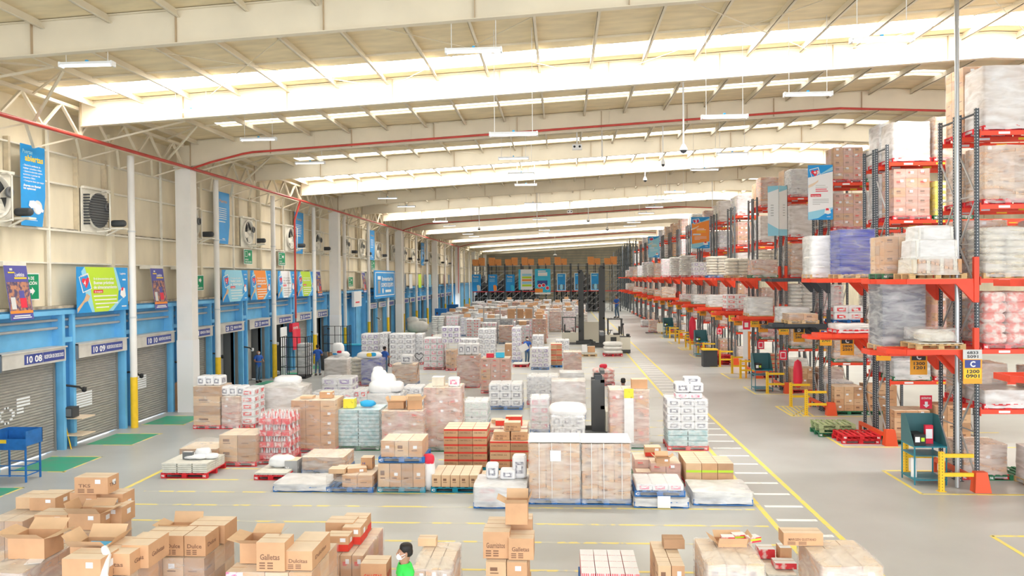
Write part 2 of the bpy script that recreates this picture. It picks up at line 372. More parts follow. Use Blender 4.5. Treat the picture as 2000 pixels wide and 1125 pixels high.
# truss along dock wall
y=YF; nb=0
for i in range(len(RAF)-1):
    a,b=RAF[i],RAF[i+1]
    if b<16 or a>150: continue
    if round((a-32.2)/7.3)%3==0: a+=.56
    if round((b-32.2)/7.3)%3==0: b-=.18
    m=MB(); X=-15.55
    m.box(X-.06,a,10.12,X+.06,b,10.24,'beam_paint'); m.box(X-.06,a,11.02,X+.06,b,11.12,'beam_paint')
    n=8
    for k in range(n):
        y0=a+(b-a)*k/n; y1=a+(b-a)*(k+1)/n
        za,zc=(10.2,11.05) if k%2==0 else (11.05,10.2)
        m.bar((X,y0,za),(X,y1,zc),.09,.06,'beam_paint')
    m.bar((X,a+.1,10.2),(X,a+.1,11.05),.08,.08,'beam_paint')
    nb+=1
    # lower outrigger truss toward the wall
    for k in range(6):
        y0=a+(b-a)*k/6; y1=a+(b-a)*(k+1)/6
        za,zc=(10.15,9.65) if k%2==0 else (9.65,10.15); xa_,xb_=(X-.1,XU+.5) if k%2==0 else (XU+.5,X-.1)
        m.bar((xa_,y0,za),(xb_,y1,zc),.08,.05,'beam_paint')
    tag(m.build('lattice_girder'),'pale zigzag lattice girder over the dock doors, %s from the camera'%ORD[nb-1],'truss','dock side girders')
# knee braces from girder to purlins (front bays)
for j,(y0,s) in enumerate([(18.6,1),(22.6,-1),(26,1),(30.5,-1),(33.4,1),(38,-1)]):
    m=MB(); m.bar((-15.5,y0,10.2),(-13.4,y0+s*1.8,zt(-13.4)-.2),.07,.06,'beam_paint'); m.bar((-15.5,y0,11.05),(-13.4,y0+s*1.8,zt(-13.4)-.2),.05,.05,'beam_paint')
    tag(m.build('knee_brace'),'pale diagonal knee brace between lattice girder and roof, %s from the camera'%ORD[j],'brace','knee braces')
# main columns
for j,y in enumerate([10.3+21.9*k for k in range(0,8)]):
    m=MB(); x0=-15.95; x1=-15.3
    m.box(x0,y-.1,0,x1,y+.45,10.15,'col_white'); m.box(x0-.02,y-.12,0,x1+.02,y+.47,3.0,'col_white2')
    m.box(x0-.04,y-.16,10.15,x1+.05,y+.5,10.2,'col_white'); m.box(x0+.05,y-.02,10.2,x1-.05,y+.35,11.1,'beam_paint')
    tag(m.build('main_column'),'big white square column beside the dock wall, %s from the camera'%ORD[max(j-1,0)] if j else 'big white square column beside the dock wall, just outside the left edge','column','main columns')
# round rain pipes
for j in range(0,18):
    y=28.7+7.3*j
    if j>0 and abs((y-32.2)%21.9-21.9)<.5: continue
    m=MB(); X=-15.95
    m.lathe((X,y,0),[(.125,1.9),(.125,10.15)],'col_white',14)
    for z in (4.1,7.3): m.lathe((X,y,z),[(.14,0),(.14,.06)],'lightgrey',14)
    r=thing('rain_pipe','white round pipe post with yellow foot between dock doors, %s from the camera'%ORD[j],'pipe',(0,0,0),0,'white pipe posts')
    m.build('pipe',r); m=MB(); m.lathe((X,y,0),[(.128,0),(.128,1.9)],'yellow',14); m.build('yellow_sleeve',r)
# red sprinkler pipes
m=MB(); m.tube([(-15.2,8,10.02),(-15.2,32.2,10.12),(-15.2,76,10.12),(-15.2,120,10.15)],.06,'red_pipe',10)
tag(m.build('sprinkler_pipe'),'long red fire pipe running under the dock wall girder','pipe')
for j,y in enumerate((32.0,75.8,119)):
    m=MB(); m.tube([(-15.2,y,10.1),(-14.4,y,10.35),(-13,y,10.68),(-12.6,y,10.74),(11.0,y,12.02),(15.4,y,11.82)],.045,'red_pipe',8)
    for x in range(-10,14,4): m.tube([(x,y,10.76+(x+12.6)*.0543),(x,y,11.9+(x+12)*.03)],.008,'beam_paint',4)
    tag(m.build('sprinkler_branch'),'red fire pipe crossing the hall under a rafter, %s from the camera'%ORD[j],'pipe','red cross pipes')
m=MB(); m.tube([(-15.25,45.9,10.08),(-15.6,45.9,9.0),(-15.6,45.9,4.5),(-15.6,45.9,3.2)],.06,'red_pipe',8); tag(m.build('fire_riser'),'red vertical fire pipe on the dock wall between white and lime banners','pipe')
m=MB(); m.tube([(-15.2,117.6,10.1),(-15.2,117.6,3.2)],.06,'red_pipe',8); tag(m.build('fire_riser'),'red vertical fire pipe far down the dock wall near the last column','pipe')
# ================================================================== DOCK DOORS
def curtain_mb(y0,w,h):
    m=MB(); n=int(h/.088); z=h; X=XW-.16; vs=[];fs=[]
    prof=[(0,0),(.022,.25),(.022,.62),(0,.8),(-.004,1)]
    k=0
    for i in range(n):
        for dx,t in prof[:4]:
            zz=h-(i+t)*(h-.06)/n; vs+=[(X+dx,y0,zz),(X+dx,y0+w,zz)]; k+=1
    for i in range(k-1): fs.append((2*i,2*i+1,2*i+3,2*i+2))
    f1=[f for j,f in enumerate(fs) if j%4!=3]; f2=[f for j,f in enumerate(fs) if j%4==3]
    m.add(vs,f1,'shutter'); m.add(vs,f2,'shutter_dark'); m.box(X-.02,y0,.035,X+.03,y0+w,.10,'shutter_dark')
    return m
CLOSED={8,9,10,11,15,20+1,24,25}; NOD={17,18,19}
stext={8:'RECEPCIÓN DE CROSS DOCK',9:'RECEPCIÓN DE CROSS DOCK',10:'RECEPCIÓN DE CROSS DOCK'}
for k,d in enumerate(DOOR):
    n=7+k
    if n in NOD or n>33: continue
    root=struct(bpy.data.objects.new('door_%d'%(k+1),None)); COL.objects.link(root)
    # roller housing
    m=MB(); m.box(XW-.25,d-.12,2.92,XW+.20,d+DW+.16,3.36,'housing'); m.box(XW-.26,d-.16,2.88,XW+.22,d-.12,3.40,'housing_end'); m.box(XW-.26,d-.16,3.36,XW+.24,d+DW+.2,3.40,'housing')
    m.build('roller_housing',root)
    for yy in (d-.06,d+DW-.02):
        m=MB(); m.box(XW-.24,yy,0,XW-.10,yy+.08,2.92,'shutter_dark'); m.build('guide_rail',root)
    if n<34:
        m=MB(); X=XW+.212; a='20' if n>10 else '10'
        if n==8: y0=d+.85
        else: y0=d+.62
        m.box(X-.01,y0,2.99,X,y0+.40,3.29,'navy'); m.box(X-.01,y0+.42,2.99,X,y0+.84,3.29,'navy'); m.box(X-.01,y0+.87,2.99,X,y0+1.92,3.29,'navy')
        if n<22:
            m.text(a,(X+.003,y0+.04,3.04),UY,UZ,.2,'white',w=.32,bold=.03); m.text('%02d'%n,(X+.003,y0+.46,3.04),UY,UZ,.2,'white',w=.34,bold=.03)
            m.text(stext.get(n,'DESPACHO A TIENDAS'),(X+.003,y0+.91,3.09),UY,UZ,.115,'white',w=.97,bold=.03)
        o=m.build('number_sign',root)
        if n<22: o['label']='navy sign reading %s %02d with white lettering'%(a,n)
    if n in CLOSED:
        m=curtain_mb(d+.02,DW-.04,2.95)  # pale slat patches below paint in daylight showing through the slots
        if n in (9,10):
            for j in range(6):
                z=1.62-j*.088*1.0 if n==9 else 1.72-j*.088; m.box(XW-.15,d+.1,z,XW-.128,d+1.15,z+.058,'label')
        if n==8:
            for j in range(5): m.box(XW-.15,d+.95+.05*j*0,1.9-j*.1,XW-.128,d+(1.55 if j<3 else 1.25),1.955-j*.1,'label')
            for j in range(6):
                w_=math.sin((j+.5)/6*PI)*.36; z=1.72-j*.09
                for s in (-1,1): m.box(XW-.15,d+.5+(s*w_ if s<0 else w_-.12),z,XW-.128,d+.5+(s*w_+.12 if s<0 else w_),z+.055,'label')
        m.build('shutter_curtain',root)
    else:
        m=MB() # trailer interior as a dark box, added so the opening reads dark
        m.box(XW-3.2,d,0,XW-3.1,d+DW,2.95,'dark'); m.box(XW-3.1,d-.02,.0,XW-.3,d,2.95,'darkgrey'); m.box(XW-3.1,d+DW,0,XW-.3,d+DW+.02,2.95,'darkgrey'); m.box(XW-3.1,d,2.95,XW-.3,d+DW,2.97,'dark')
        m.box(XW-3.2,d,-.06,XW-.61,d+DW,-.01,'darkgrey'); m.build('dark_recess',root)  # floor panel added to keep light from leaking in below
        m=MB(); m.box(XW-.9,d+DW-.95,0,XW-.8,d+DW-.1,2.9,'grey' if n!=13 else 'housing'); m.build('side_pad',root)
        if n==12: m=MB(); m.box(XW-1.3,d+.15,.3,XW-1.2,d+1.15,2.75,'sign_blue'); m.box(XW-1.19,d+.25,.5,XW-1.18,d+.75,2.3,'black'); m.build('truck_door',root)
# blue posts and cross pieces between the doors
for k,d in enumerate(DOOR):
    m=MB(); ya=d+DW+.12
    m.box(XW-.25,ya+.02,0,XW+.11,ya+.06,4.5,'blue_wall'); m.box(XW-.02,ya,0,XW+.12,ya+.14,4.5,'blue_wall')
    m.box(XW-.02,ya+.55,0,XW+.12,ya+.69,4.5,'blue_wall'); m.box(XW-.25,ya+.62,0,XW-.02,ya+.67,4.5,'blue_wall')
    m.box(XW-.1,ya+.1,3.5,XW+.1,ya+.6,3.66,'blue_wall')
    trim(m)
m=MB(); m.box(XW+.02,YF,4.42,XW+.16,YB,4.56,'blue_wall'); trim(m)
m=MB()
for z in (4.22,4.0): m.tube([(XW-.05,YF,z),(XW-.05,120,z)],.05,'darkgrey',8)
m=MB()
for j,z in enumerate((4.24,3.98)):
    m=MB(); m.tube([(XW-.08,YF,z),(XW-.08,120,z)],.045,'grey',8)
    tag(m.build('cable_conduit'),'%s grey conduit run along the blue band over the doors'%('upper','lower')[j],'pipe')
# green dock pads with yellow edges
for k,d in enumerate(DOOR):
    if k+7 in NOD or k>18: continue
    m=MB(); m.box(-15.98,d+.02,0,-14.4,d+1.85,.004,'dock_green')
    for a,b in (((-16,d-.03),(-14.3,d-.03)),((-14.36,d-.1),(-14.36,d+1.95)),((-16,d+1.9),(-14.3,d+1.9))):
        m.bar((a[0],a[1],.003),(b[0],b[1],.003),.07,.005,'worn_line')
    trim(m)
# dock lights on jointed arms
for k,d in enumerate(DOOR[1:14]):
    n=8+k
    if n in NOD: continue
    y=d+DW+.35; r=thing('dock_light','swing arm dock light on a blue post, %s from the camera'%ORD[k],'lamp',(XW-.2,y,1.95),0,'dock lights')
    m=MB(); m.box(0,-.08,-.14,.12,.08,.14,'lightgrey'); m.build('wall_box',r)
    m=MB(); s=1 if n%2 else .6; m.tube([(.1,0,.1),(.3*s,.1,.12),(.42,.45,.02),(.46,.6,-.08)],.035,'black',8); m.build('arm',r)
    m=MB(); m.lathe((.48,.64,-.1),[(.03,-.08),(.075,-.05),(.08,.08),(.02,.1)],'lightgrey' if n>11 else 'black',10); m.build('lamp_head',r)
    if n<12:
        t=thing('traffic_light','small black dock signal lamp right of the %s shutter'%ORD[k],'signal light',(XW-.2,y-.1,1.45),0,'dock signal lights')
        m=MB(); m.box(0,-.07,-.22,.1,.07,.14,'black'); m.build('housing',t)
        m=MB(); m.lathe((.1,0,.06),[(.05,0),(.05,.03),(.0,.04)],'ban_red',10,'x'); m.build('red_lamp',t)
        m=MB(); m.lathe((.1,0,-.1),[(.05,0),(.05,.03),(.0,.04)],'sign_green',10,'x'); m.build('green_lamp',t)
# ================================================================== WALL FANS
def fan_root(louver=False):
    r=thing('wall_fan','x','fan',(0,0,0))
    m=MB(); m.box(0,-.78,-.78,.05,.78,.78,'wall_white'); m.box(.05,-.8,.72,.16,.8,.8,'wall_white'); m.build('mounting_plate',r)
    m=MB(); m.lathe((.05,0,0),[(.62,.0),(.66,.13),(.6,.14),(.57,0)],'wall_white',26,'x'); m.lathe((.052,0,0),[(.58,.0),(.001,.001)],'dark',26,'x',False); m.build('shroud_ring',r)
    if louver:
        m=MB(); m.lathe((.18,0,0),[(.6,0),(.62,.02),(.0,.05)],'darkgrey',26,'x',False)
        for j in range(-6,7):
            h=math.sqrt(max(0,.36-(j*.09)**2)); m.box(.2,-h,j*.09-.01,.26,h,j*.09+.012,'dark')
        for j in range(-5,6): m.box(.0,-.70,j*.1-.03,.26,-.64,j*.1+.03,'dark')
        m.build('louver_grille',r)
    else:
        for j in range(4):
            a=j*PI/2+.35; m=MB(); c,s=math.cos(a),math.sin(a); vs=[]
            for rr,w,tw in ((.1,.06,.09),(.3,.12,.07),(.52,.17,.045)):
                for e in (-1,1):
                    yy,zz=rr*c-e*w*s,rr*s+e*w*c; vs+=[(.14+e*tw,yy,zz),(.152+e*tw,yy,zz)]
            m.add(vs,[(0,2,6,4),(4,6,10,8),(1,5,7,3),(5,9,11,7),(0,4,5,1),(4,8,9,5),(2,3,7,6),(6,7,11,10),(8,10,11,9)],'wall_white'); m.build('fan_blade',r)
        m=MB(); m.lathe((.1,0,0),[(.1,0),(.1,.12),(.03,.16),(.0,.16)],'wall_white',12,'x'); m.build('hub',r)
    m=MB(); m.tube([(.1,.3,.68),(.3,.3,.72),(.42,.3,.62),(.42,.3,-.7),(.1,.3,-.78)],.03,'wall_white',8); m.tube([(.1,.0,-.75),(.42,.1,-.72),(.42,.3,-.66)],.025,'wall_white',8); m.build('tube_bracket',r)
    m=MB(); m.lathe((.2,.47,.16),[(.16,0),(.17,.05),(.1,.07),(.15,.02),(.0,.02)],'darkgrey',16,'x'); m.build('belt_pulley',r)
    m=MB(); m.lathe((.32,.62,-.42),[(.0,0),(.115,.0),(.125,.06),(.125,.42),(.09,.48),(.0,.48)],'dark',14,'x'); m.build('motor',r)
    m=MB(); m.box(.1,.46,-.64,.82,.78,-.58,'wall_white'); m.bar((.1,.6,-.85),(.6,.6,-.62),.05,.05,'wall_white'); m.build('motor_shelf',r)
    return r
FY=[22.2,27.3,34.6,41.0,47.6,53.0,60.2,64.9,70.8,77.5,83.1,87.8,93.4,99.7,106.5,113.5]
for j,y in enumerate(FY[:12]):
    for s in (-.88,.8): m=MB(); m.box(XU+.01,y+s,7.22,XU+.17,y+s+.09,9.9,'wall_shaded'); tag(m.build('fan_post'),'shaded tan upright %s the %s wall fan'%('left of' if s<0 else 'right of',ORD[j]),'post','fan uprights')
f1=fan_root(); f1.location=(XU+.2,FY[0],8.0); f1['label']='big white wall fan with dark motor, nearest of the row at the left edge'; f1['group']='wall fans'
f2=fan_root(True); f2.location=(XU+.2,FY[1],8.0); f2['label']='wall fan with dark louvre grille above the lime green banner'; f2['group']='wall fans'
for j,y in enumerate(FY[2:]):
    dup(f1,(XU+.2,y,8.0),0,'white wall fan with dark motor high on dock wall, %s from the camera'%ORD[j+2])
# ================================================================== BANNERS
def cloth(m,X,y0,z0,w,h,mt,tilt=.0,skew=0.0):
    # two sided hanging sheet in the Y,Z plane with slight sag
    n=6; vs=[]
    for i in range(n+1):
        for j in range(n+1):
            u,v=i/n,j/n; vs.append((X+tilt*(1-v)+.03*math.sin(u*PI*2+v),y0+u*w+skew*(1-v)*(.5-u),z0+h*v-.03*math.sin(u*PI)*v))
    fs=[(i*(n+1)+j,(i+1)*(n+1)+j,(i+1)*(n+1)+j+1,i*(n+1)+j+1) for i in range(n) for j in range(n)]
    m.add(vs,fs,mt); m.add([(a-.012,b,c) for a,b,c in vs],[f[::-1] for f in fs],'ban_white')
def rollup_wide(y0,y1,body,txt,txtc,label):
    m=MB(); w=y1-y0; h=1.55; X=-16.02; Z=4.43; x=X+.035
    m.box(X-.02,y0,Z,X,y1,Z+h,'ban_blue')
    P=(X+.004,y0,Z); U,V=(0,w,0),(0,0,h)
    m.poly(P,U,V,[(.14,1),(.7,1),(.8,.45),(.78,.22),(.58,0),(.32,0),(.27,.3),(.24,.6)],body)
    P=(X+.002,y0,Z); m.poly(P,U,V,[(.08,.9),(.14,1),(.24,.6),(.32,0),(.27,0),(.17,.32)],'ban_sky'); m.poly(P,U,V,[(.7,1),(.74,1),(.86,.5),(.8,.45)],'ban_sky'); m.poly(P,U,V,[(.58,0),(.68,0),(.9,.3),(.78,.22)],'ban_sky')
    P=(X+.008,y0,Z)
    m.poly(P,U,V,[(.03,.78),(.2,.87),(.27,.52),(.1,.43)],'white'); m.poly((X+.011,y0,Z),U,V,[(.045,.77),(.19,.84),(.255,.53),(.11,.455)],'ban_blue')
    m.poly((X+.014,y0,Z),U,V,[(.08,.68),(.09,.745),(.13,.75),(.155,.725),(.18,.77),(.215,.755),(.21,.68),(.165,.53)],'ban_red')
    m.text(txt[0],(X+.018,y0+.115*w,Z+.6*h),UY,(0,.0,1),.16,'white',bold=.03)
    m.text('Tu lema es',(X+.018,y0+.06*w,Z+.77*h),(0,.97,.2),(0,-.2,.97),.07,'white')
    m.poly(P,U,V,[(.0,.1),(.12,.28),(.17,.42),(.235,.36),(.2,.26),(.13,.22),(.0,.0)],'carton2')
    yy=y0+.3*w
    m.text(txt[1],(X+.012,yy,Z+.72*h),UY,UZ,.075,txtc,w=.4*w); m.text(txt[2],(X+.012,yy,Z+.62*h),UY,UZ,.11,txtc,w=.4*w,bold=.03)
    if txt[3]: m.text(txt[3],(X+.012,yy,Z+.52*h),UY,UZ,.11,txtc,w=.46*w,bold=.03)
    m.box(X+.006,yy,Z+.42*h,X+.012,yy+.18*w,Z+.49*h,'ban_red' if body!='ban_orange' else 'ban_blue'); m.text(txt[4],(X+.015,yy+.02*w,Z+.435*h),UY,UZ,.06,'white',w=.14*w)
    for j,ww in enumerate((.46,.44,.45,.25)): m.quad((X+.01,yy+.015*j*w,Z+(.34-.085*j)*h),UY,UZ,ww*w,.04,txtc)
    m.text('Logística',(X+.01,y0+.83*w,Z+.84*h),UY,UZ,.07,'white',w=.12*w); m.quad((X+.01,y0+.88*w,Z+.7*h),UY,UZ,.07*w,.05,'white')
    m.poly((X+.01,y0,Z),U,V,[(.83,.36),(.85,.52),(.93,.52),(.95,.33),(.9,.28)],'white'); m.poly((X+.013,y0,Z),U,V,[(.85,.46),(.86,.53),(.9,.54),(.89,.46)],'ban_red')
    m.quad((X+.01,y0+.86*w,Z+.08*h),UY,UZ,.1*w,.04,'white')
    tag(m.build('wall_banner'),label,'banner','slogan banners on the dock wall')
B4='4';
rollup_wide(25.4,28.5,'ban_lime',('4','En el almacenamiento aplicar','Buenas prácticas','de almacenamiento','En recepción'),'white','wide lime green and blue banner with heart logo, left of the nearest white pipe')
rollup_wide(36.75,39.8,'ban_sky',('2','Promesa de valor','Recibir y surtir','a tiempo','En despacho'),'ban_white','pale blue banner with red heart logo, first banner right of the nearest white column')
rollup_wide(40.2,43.1,'ban_orange',('2','Nuestra meta es','siempre','mejorar','Recepción'),'white','orange and blue banner between the pale blue and the white banner')
rollup_wide(44.2,47.0,'ban_white',('1','Cuida','tu salud','tu vida','En recepción'),'grey','white and blue banner left of the red riser pipe')
rollup_wide(47.6,50.9,'ban_lime',('4','En el almacenamiento aplicar','Buenas prácticas','','Recepción'),'white','lime green banner just right of the red riser pipe')
def photo_banner(y0,label,w=1.0):
    m=MB(); X=-16.22; Z=4.36; h=1.62; m.box(XU+.1,y0,Z+h-.02,X,y0+w,6.1,'wall_white')
    def P(u,v): return (X+.0+(.14*(1-v)),y0+u*w+.12*(1-v),Z+h*v)
    def q(u0,v0,u1,v1,mt,e=0): m.add([(P(a,b)[0]+e,P(a,b)[1],P(a,b)[2]) for a,b in ((u0,v0),(u1,v0),(u1,v1),(u0,v1))],[(0,1,2,3)],mt)
    q(0,0,1,1,'ban_purple'); m.add([(a-.012,b,c) for a,b,c in (P(0,0),P(1,0),P(1,1),P(0,1))],[(3,2,1,0)],'ban_white')
    q(.03,.16,.97,.70,'photo_warm',.004); q(.1,.2,.3,.42,'lightgrey',.007); q(.5,.22,.78,.4,'ban_red',.007); q(.5,.4,.72,.54,'ban_purple',.007)
    q(.0,.12,1,.17,'ban_orange',.008)
    m.text('Logística',P(.42,.8),UY,UZ,.12,'white',w=.42*w); q(.38,.755,.92,.785,'sign_yellow',.008); q(.14,.86,.42,.885,'sign_yellow',.008); q(.22,.91,.34,.95,'lightgrey',.008)
    q(.15,.065,.85,.085,'white',.008); q(.08,.03,.9,.05,'white',.008)
    tag(m.build('photo_banner'),label,'banner','narrow photo banners')
photo_banner(22.2,'narrow purple Logística banner with people photo beside the green evacuation sign')
photo_banner(30.5,'narrow purple Logística banner between the white pipe and the nearest white column')
for j,(y,l) in enumerate([(35.8-2.9+.1,'narrow purple banner half hidden behind the nearest white column'),(51.7,'narrow banner hung just before the second white column'),(64.0,'narrow faded banner left of the big blue dock wall banner'),(77.2,'narrow banner right of the big blue banner, beside the third column')]):
    photo_banner(y,l)
for j,(y,mt,c) in enumerate([(83.0,'ban_white','white'),(88.5,'ban_lime','lime green'),(79.5,'photo_cool','grey'),(92.2,'photo_cool','grey brown'),(95.5,'ban_sky','pale blue'),(101.5,'photo_cool','faded grey'),(108,'photo_warm','brown'),(112,'photo_cool','greyish'),(99.2,'ban_white','whitish')]):
    m=MB(); cloth(m,-16.0,y,4.4,1.8,1.55,mt,.05); tag(m.build('wall_banner'),'small %s banner far down the dock wall, %s of the far ones'%(c,ORD[j]),'banner','far banners')
m=MB(); X=-15.75; m.box(X-.03,66.3,3.75,X,74.8,6.2,'ban_blue'); 
for a in ((66.7,3.95,74.5,4.02),(66.7,5.98,74.5,6.05),(66.7,3.95,66.85,6.05),(74.35,3.95,74.5,6.05)): m.quad((X+.01,a[0],a[1]),UY,UZ,a[2]-a[0],a[3]-a[1],'white')
m.text('Inventario',(X+.01,69.2,5.3),UY,UZ,.38,'ban_white',w=4.6,bold=.03); m.text('SOMOS EQUIPO',(X+.01,69.0,4.75),UY,UZ,.36,'white',w=5,bold=.03)
m.quad((X+.01,67.6,5.4),UY,UZ,1.2,.3,'white'); m.quad((X+.01,67.7,4.2),UY,UZ,.9,1.1,'steel'); m.lathe((X+.01,69.6,4.4),[(.0,.004),(.25,0)],'white',12,'x',False); m.quad((X+.01,70.6,4.25),UY,UZ,2.4,.22,'white')
tag(m.build('wall_banner'),'large blue framed banner reading SOMOS EQUIPO between second and third columns','banner')
def puertas(y0,w,z0,z1,label,txt=True):
    m=MB(); X=-16.35; h=z1-z0
    pts=[(0,0),(.86*w,.0),(w,.38*h),(w,h),(0,h)]
    m.poly((X,y0,z0),UY,UZ,pts,'ban_blue'); m.add([(X-.015,y0+a,z0+b) for a,b in pts],[(4,3,2,1,0)],'ban_white')
    P=X+.006
    if txt:
        m.text('Puertas',(P,y0+.08*w,z0+.89*h),UY,UZ,.12,'ban_sky',w=.4*w); m.text('abiertas',(P,y0+.18*w,z0+.80*h),UY,UZ,.19,'sign_yellow',w=.74*w,bold=.03)
        for j,(t,ww) in enumerate([('- Siente la confianza de',.7),('realizar consultas e ideas',.75),('- Llama la atención sobre',.78),('acciones o puntos de',.68),('nuestro líder.',.5),('- Comparte ideas que mejor',.85)]):
            m.text(t,(P,y0+.1*w,z0+(.735-.038*j)*h),UY,UZ,.055,'white',w=ww*w,bold=.02)
        m.text('¡Expresa con libertad',(P,y0+.1*w,z0+.485*h),UY,UZ,.065,'white',w=.7*w,bold=.04); m.text('tus opiniones!',(P,y0+.1*w,z0+.45*h),UY,UZ,.065,'white',w=.5*w,bold=.04)
    else:
        m.text('Puertas',(P,y0+.2*w,z0+.8*h),UY,UZ,.15,'carton2',w=.6*w)
        for j in range(6): m.quad((P,y0+.15*w,z0+(.68-.04*j)*h),UY,UZ,.6*w,.03,'white')
        m.quad((P,y0+.15*w,z0+.42*h),UY,UZ,.5*w,.04,'white')
    if txt:
        m.lathe((P+.004,y0+.66*w,z0+.24*h),[(.0,.004),(.22,0)],'lightgrey',18,'x',False); m.lathe((P+.008,y0+.68*w,z0+.22*h),[(.0,.004),(.15,0)],'white',18,'x',False)
        m.poly((P+.014,y0,z0),UY,UZ,[(.28*w,.25*h),(.32*w,.31*h),(.5*w,.32*h),(.9*w,.21*h),(.86*w,.18*h),(.5*w,.23*h),(.38*w,.22*h)],'ban_white')
    m.quad((P,y0+.4*w,z0+.09*h),UY,UZ,.2*w,.04,'white'); m.quad((P,y0+.15*w,z0+.07*h),UY,UZ,.5*w,.015,'white')
    tag(m.build('hanging_banner'),label,'banner','tall blue banners')
puertas(23.2,1.15,7.22,9.72,'tall blue banner reading Puertas abiertas beside the nearest wall fan')
puertas(37.0,1.45,7.25,9.75,'tall blue banner high on the wall just right of the nearest white column',False)
puertas(48.1,1.7,7.1,9.7,'tall blue banner right of the red riser pipe, above the lime banner',False)
puertas(67.5,1.7,7.1,9.7,'tall pale blue banner above the big blue banner',False)
puertas(92.6,2.2,7.0,9.7,'tall blue banner far down the wall past the third column',False)
def evac(y0,w,z0,h,both,label,X=-16.5):
    m=MB(); m.box(X-.02,y0-.03,z0-.03,X-.004,y0+w+.03,z0+h+.03,'ban_white'); m.box(X-.01,y0,z0,X,y0+w,z0+h,'sign_green')
    def arrow(c,z,s,f):
        m.poly((X+.004,y0,z0),UY,UZ,[(c-f*s,z-.06),(c,z-.06),(c,z-.13),(c+f*s*.7,z),(c,z+.13),(c,z+.06),(c-f*s,z+.06)][::f],'white')
    if both:
        m.text('RUTA DE',(X+.004,y0+.3*w,z0+.78*h),UY,UZ,.1,'white',w=.5*w,bold=.03); m.text('EVACUACIÓN',(X+.004,y0+.08*w,z0+.58*h),UY,UZ,.1,'white',w=.84*w,bold=.03)
        arrow(w*.32,h*.32,.2,-1); arrow(w*.7,h*.32,.2,1)
    else:
        arrow(w*.68,h*.68,.16,1); m.box(X,y0+.08*w,z0+.5*h,X+.004,y0+.4*w,z0+.9*h,'white'); m.box(X,y0+.11*w,z0+.53*h,X+.006,y0+.37*w,z0+.87*h,'sign_green')
        m.text('RUTA DE',(X+.004,y0+.1*w,z0+.24*h),UY,UZ,.08,'white',w=.4*w,bold=.03); m.text('EVACUACIÓN',(X+.004,y0+.1*w,z0+.07*h),UY,UZ,.08,'white',w=.8*w,bold=.03)
    tag(m.build('evacuation_sign'),label,'sign','green evacuation signs')
evac(23.15,1.1,4.95,.78,True,'green RUTA DE EVACUACIÓN sign with two arrows, nearest on the dock wall',-16.55)
evac(28.3,.95,5.0,.72,False,'green evacuation sign half hidden by the nearest white pipe')
evac(34.8,1.0,5.05,.65,False,'green evacuation arrow sign right of the nearest white column')
evac(40.6,1.05,6.35,.72,False,'small green evacuation sign above the pale blue banner')
evac(46.3-.6,1.05,6.35,.72,False,'small green evacuation sign above the white banner')
evac(68.5,1.3,6.3,.8,False,'small green evacuation sign above the big blue banner')
evac(61.0,1.3,4.9,.72,False,'small green evacuation sign left of the big blue banner')
m=MB(); m.box(-16.19,46.4,2.35,-15.98,47.6,2.85,'ban_red'); m.text('EXTINTOR',(-15.97,46.5,2.5),UY,UZ,.14,'white',w=.9,bold=.03); tag(m.build('wall_sign'),'red and white fire sign hung between open door 14 and shutter 15','sign')
m=MB(); cloth(m,-15.9,46.1,1.3,1.4,1.2,'ban_red',.05); tag(m.build('red_cloth'),'red flag hanging behind the black cage at door 14','cloth')
m=MB(); m.box(-15.95,44.2,.0,-15.9,45.2,2.75,'ban_white'); m.quad((-15.895,45.0,.05),UY,UZ,.15,2.0,'ban_purple'); tag(m.build('standing_banner'),'tall white banner with purple edge at the left of door 14','banner')
m=MB(); m.box(-16.14,60.5,3.3,-15.95,62.8,4.5,'ban_white'); m.quad((-15.94,60.9,3.6),UY,UZ,1.2,.1,'ban_red'); tag(m.build('notice_board'),'white notice sheet on blue wall beyond the second column','sign')
# ================================================================== LAMPS AND CEILING THINGS
LAMPS=[(170,126,108),(925,99,108),(1722,77,113),(373,217,78),(1578,184,88),(505,272,70),(1003,262,92),(1415,228,86),(1003,309,58),(1018,339,50),(1430,300,58),(606,318,58),(718,371,40),(1027,361,42),(1376,331,52),(1318,375,40),(1041,397,33),(1295,391,33),(1278,404,33),(1262,416,30),(757,387,38),(794,403,35),(860,433,28),(878,441,24),(1238,434,26),(1230,441,24),(914,457,21),(926,462,20),(1054,428,27),(1063,449,22),(1062,455,20),(1190,452,20)]
lampo=None
pos=[]
for (x,y,w) in LAMPS:
    d=ray(x,y); Y=1.24*FP/w; X=d.x*Y/d.y; Z=CAMH+d.z*Y/d.y; Z=min(Z,zb(X)-.15 if False else zb(X)+.3); pos.append((X,Y,Z))
pos.sort(key=lambda q:q[1])
for j,(X,Y,Z) in enumerate(pos):
    lb='slim white fluorescent fixture hung under the roof, %s from the camera, %s'%(ORD[j],'left half' if X<-3 else ('near the middle' if X<4 else 'right half'))
    r=thing('tube_light',lb,'ceiling light',(X,Y,Z),0,'fluorescent fixtures')
    m=MB(); m.box(-.62,-.08,.0,.62,.08,.05,'fixture'); m.box(-.62,-.13,-.015,.62,-.08,.0,'fixture'); m.box(-.62,.08,-.015,.62,.13,.0,'fixture')
    m.box(-.64,-.09,-.06,-.6,.09,.06,'fixture'); m.box(.6,-.09,-.06,.64,.09,.06,'fixture'); m.box(-.03,-.03,.05,.03,.03,.1,'sign_blue'); m.build('reflector',r)
    for s in (-.035,.035):
        m=MB(); m.tube([(-.6,s,-.03),(.6,s,-.03)],.014,'lamp',6); m.build('fluorescent_tube',r)
    top=zt(X)-Z
    for s in (-.5,.5):
        m=MB(); m.tube([(s,0,.05),(s,0,top)],.008,'white',4); m.build('hanger_wire',r)
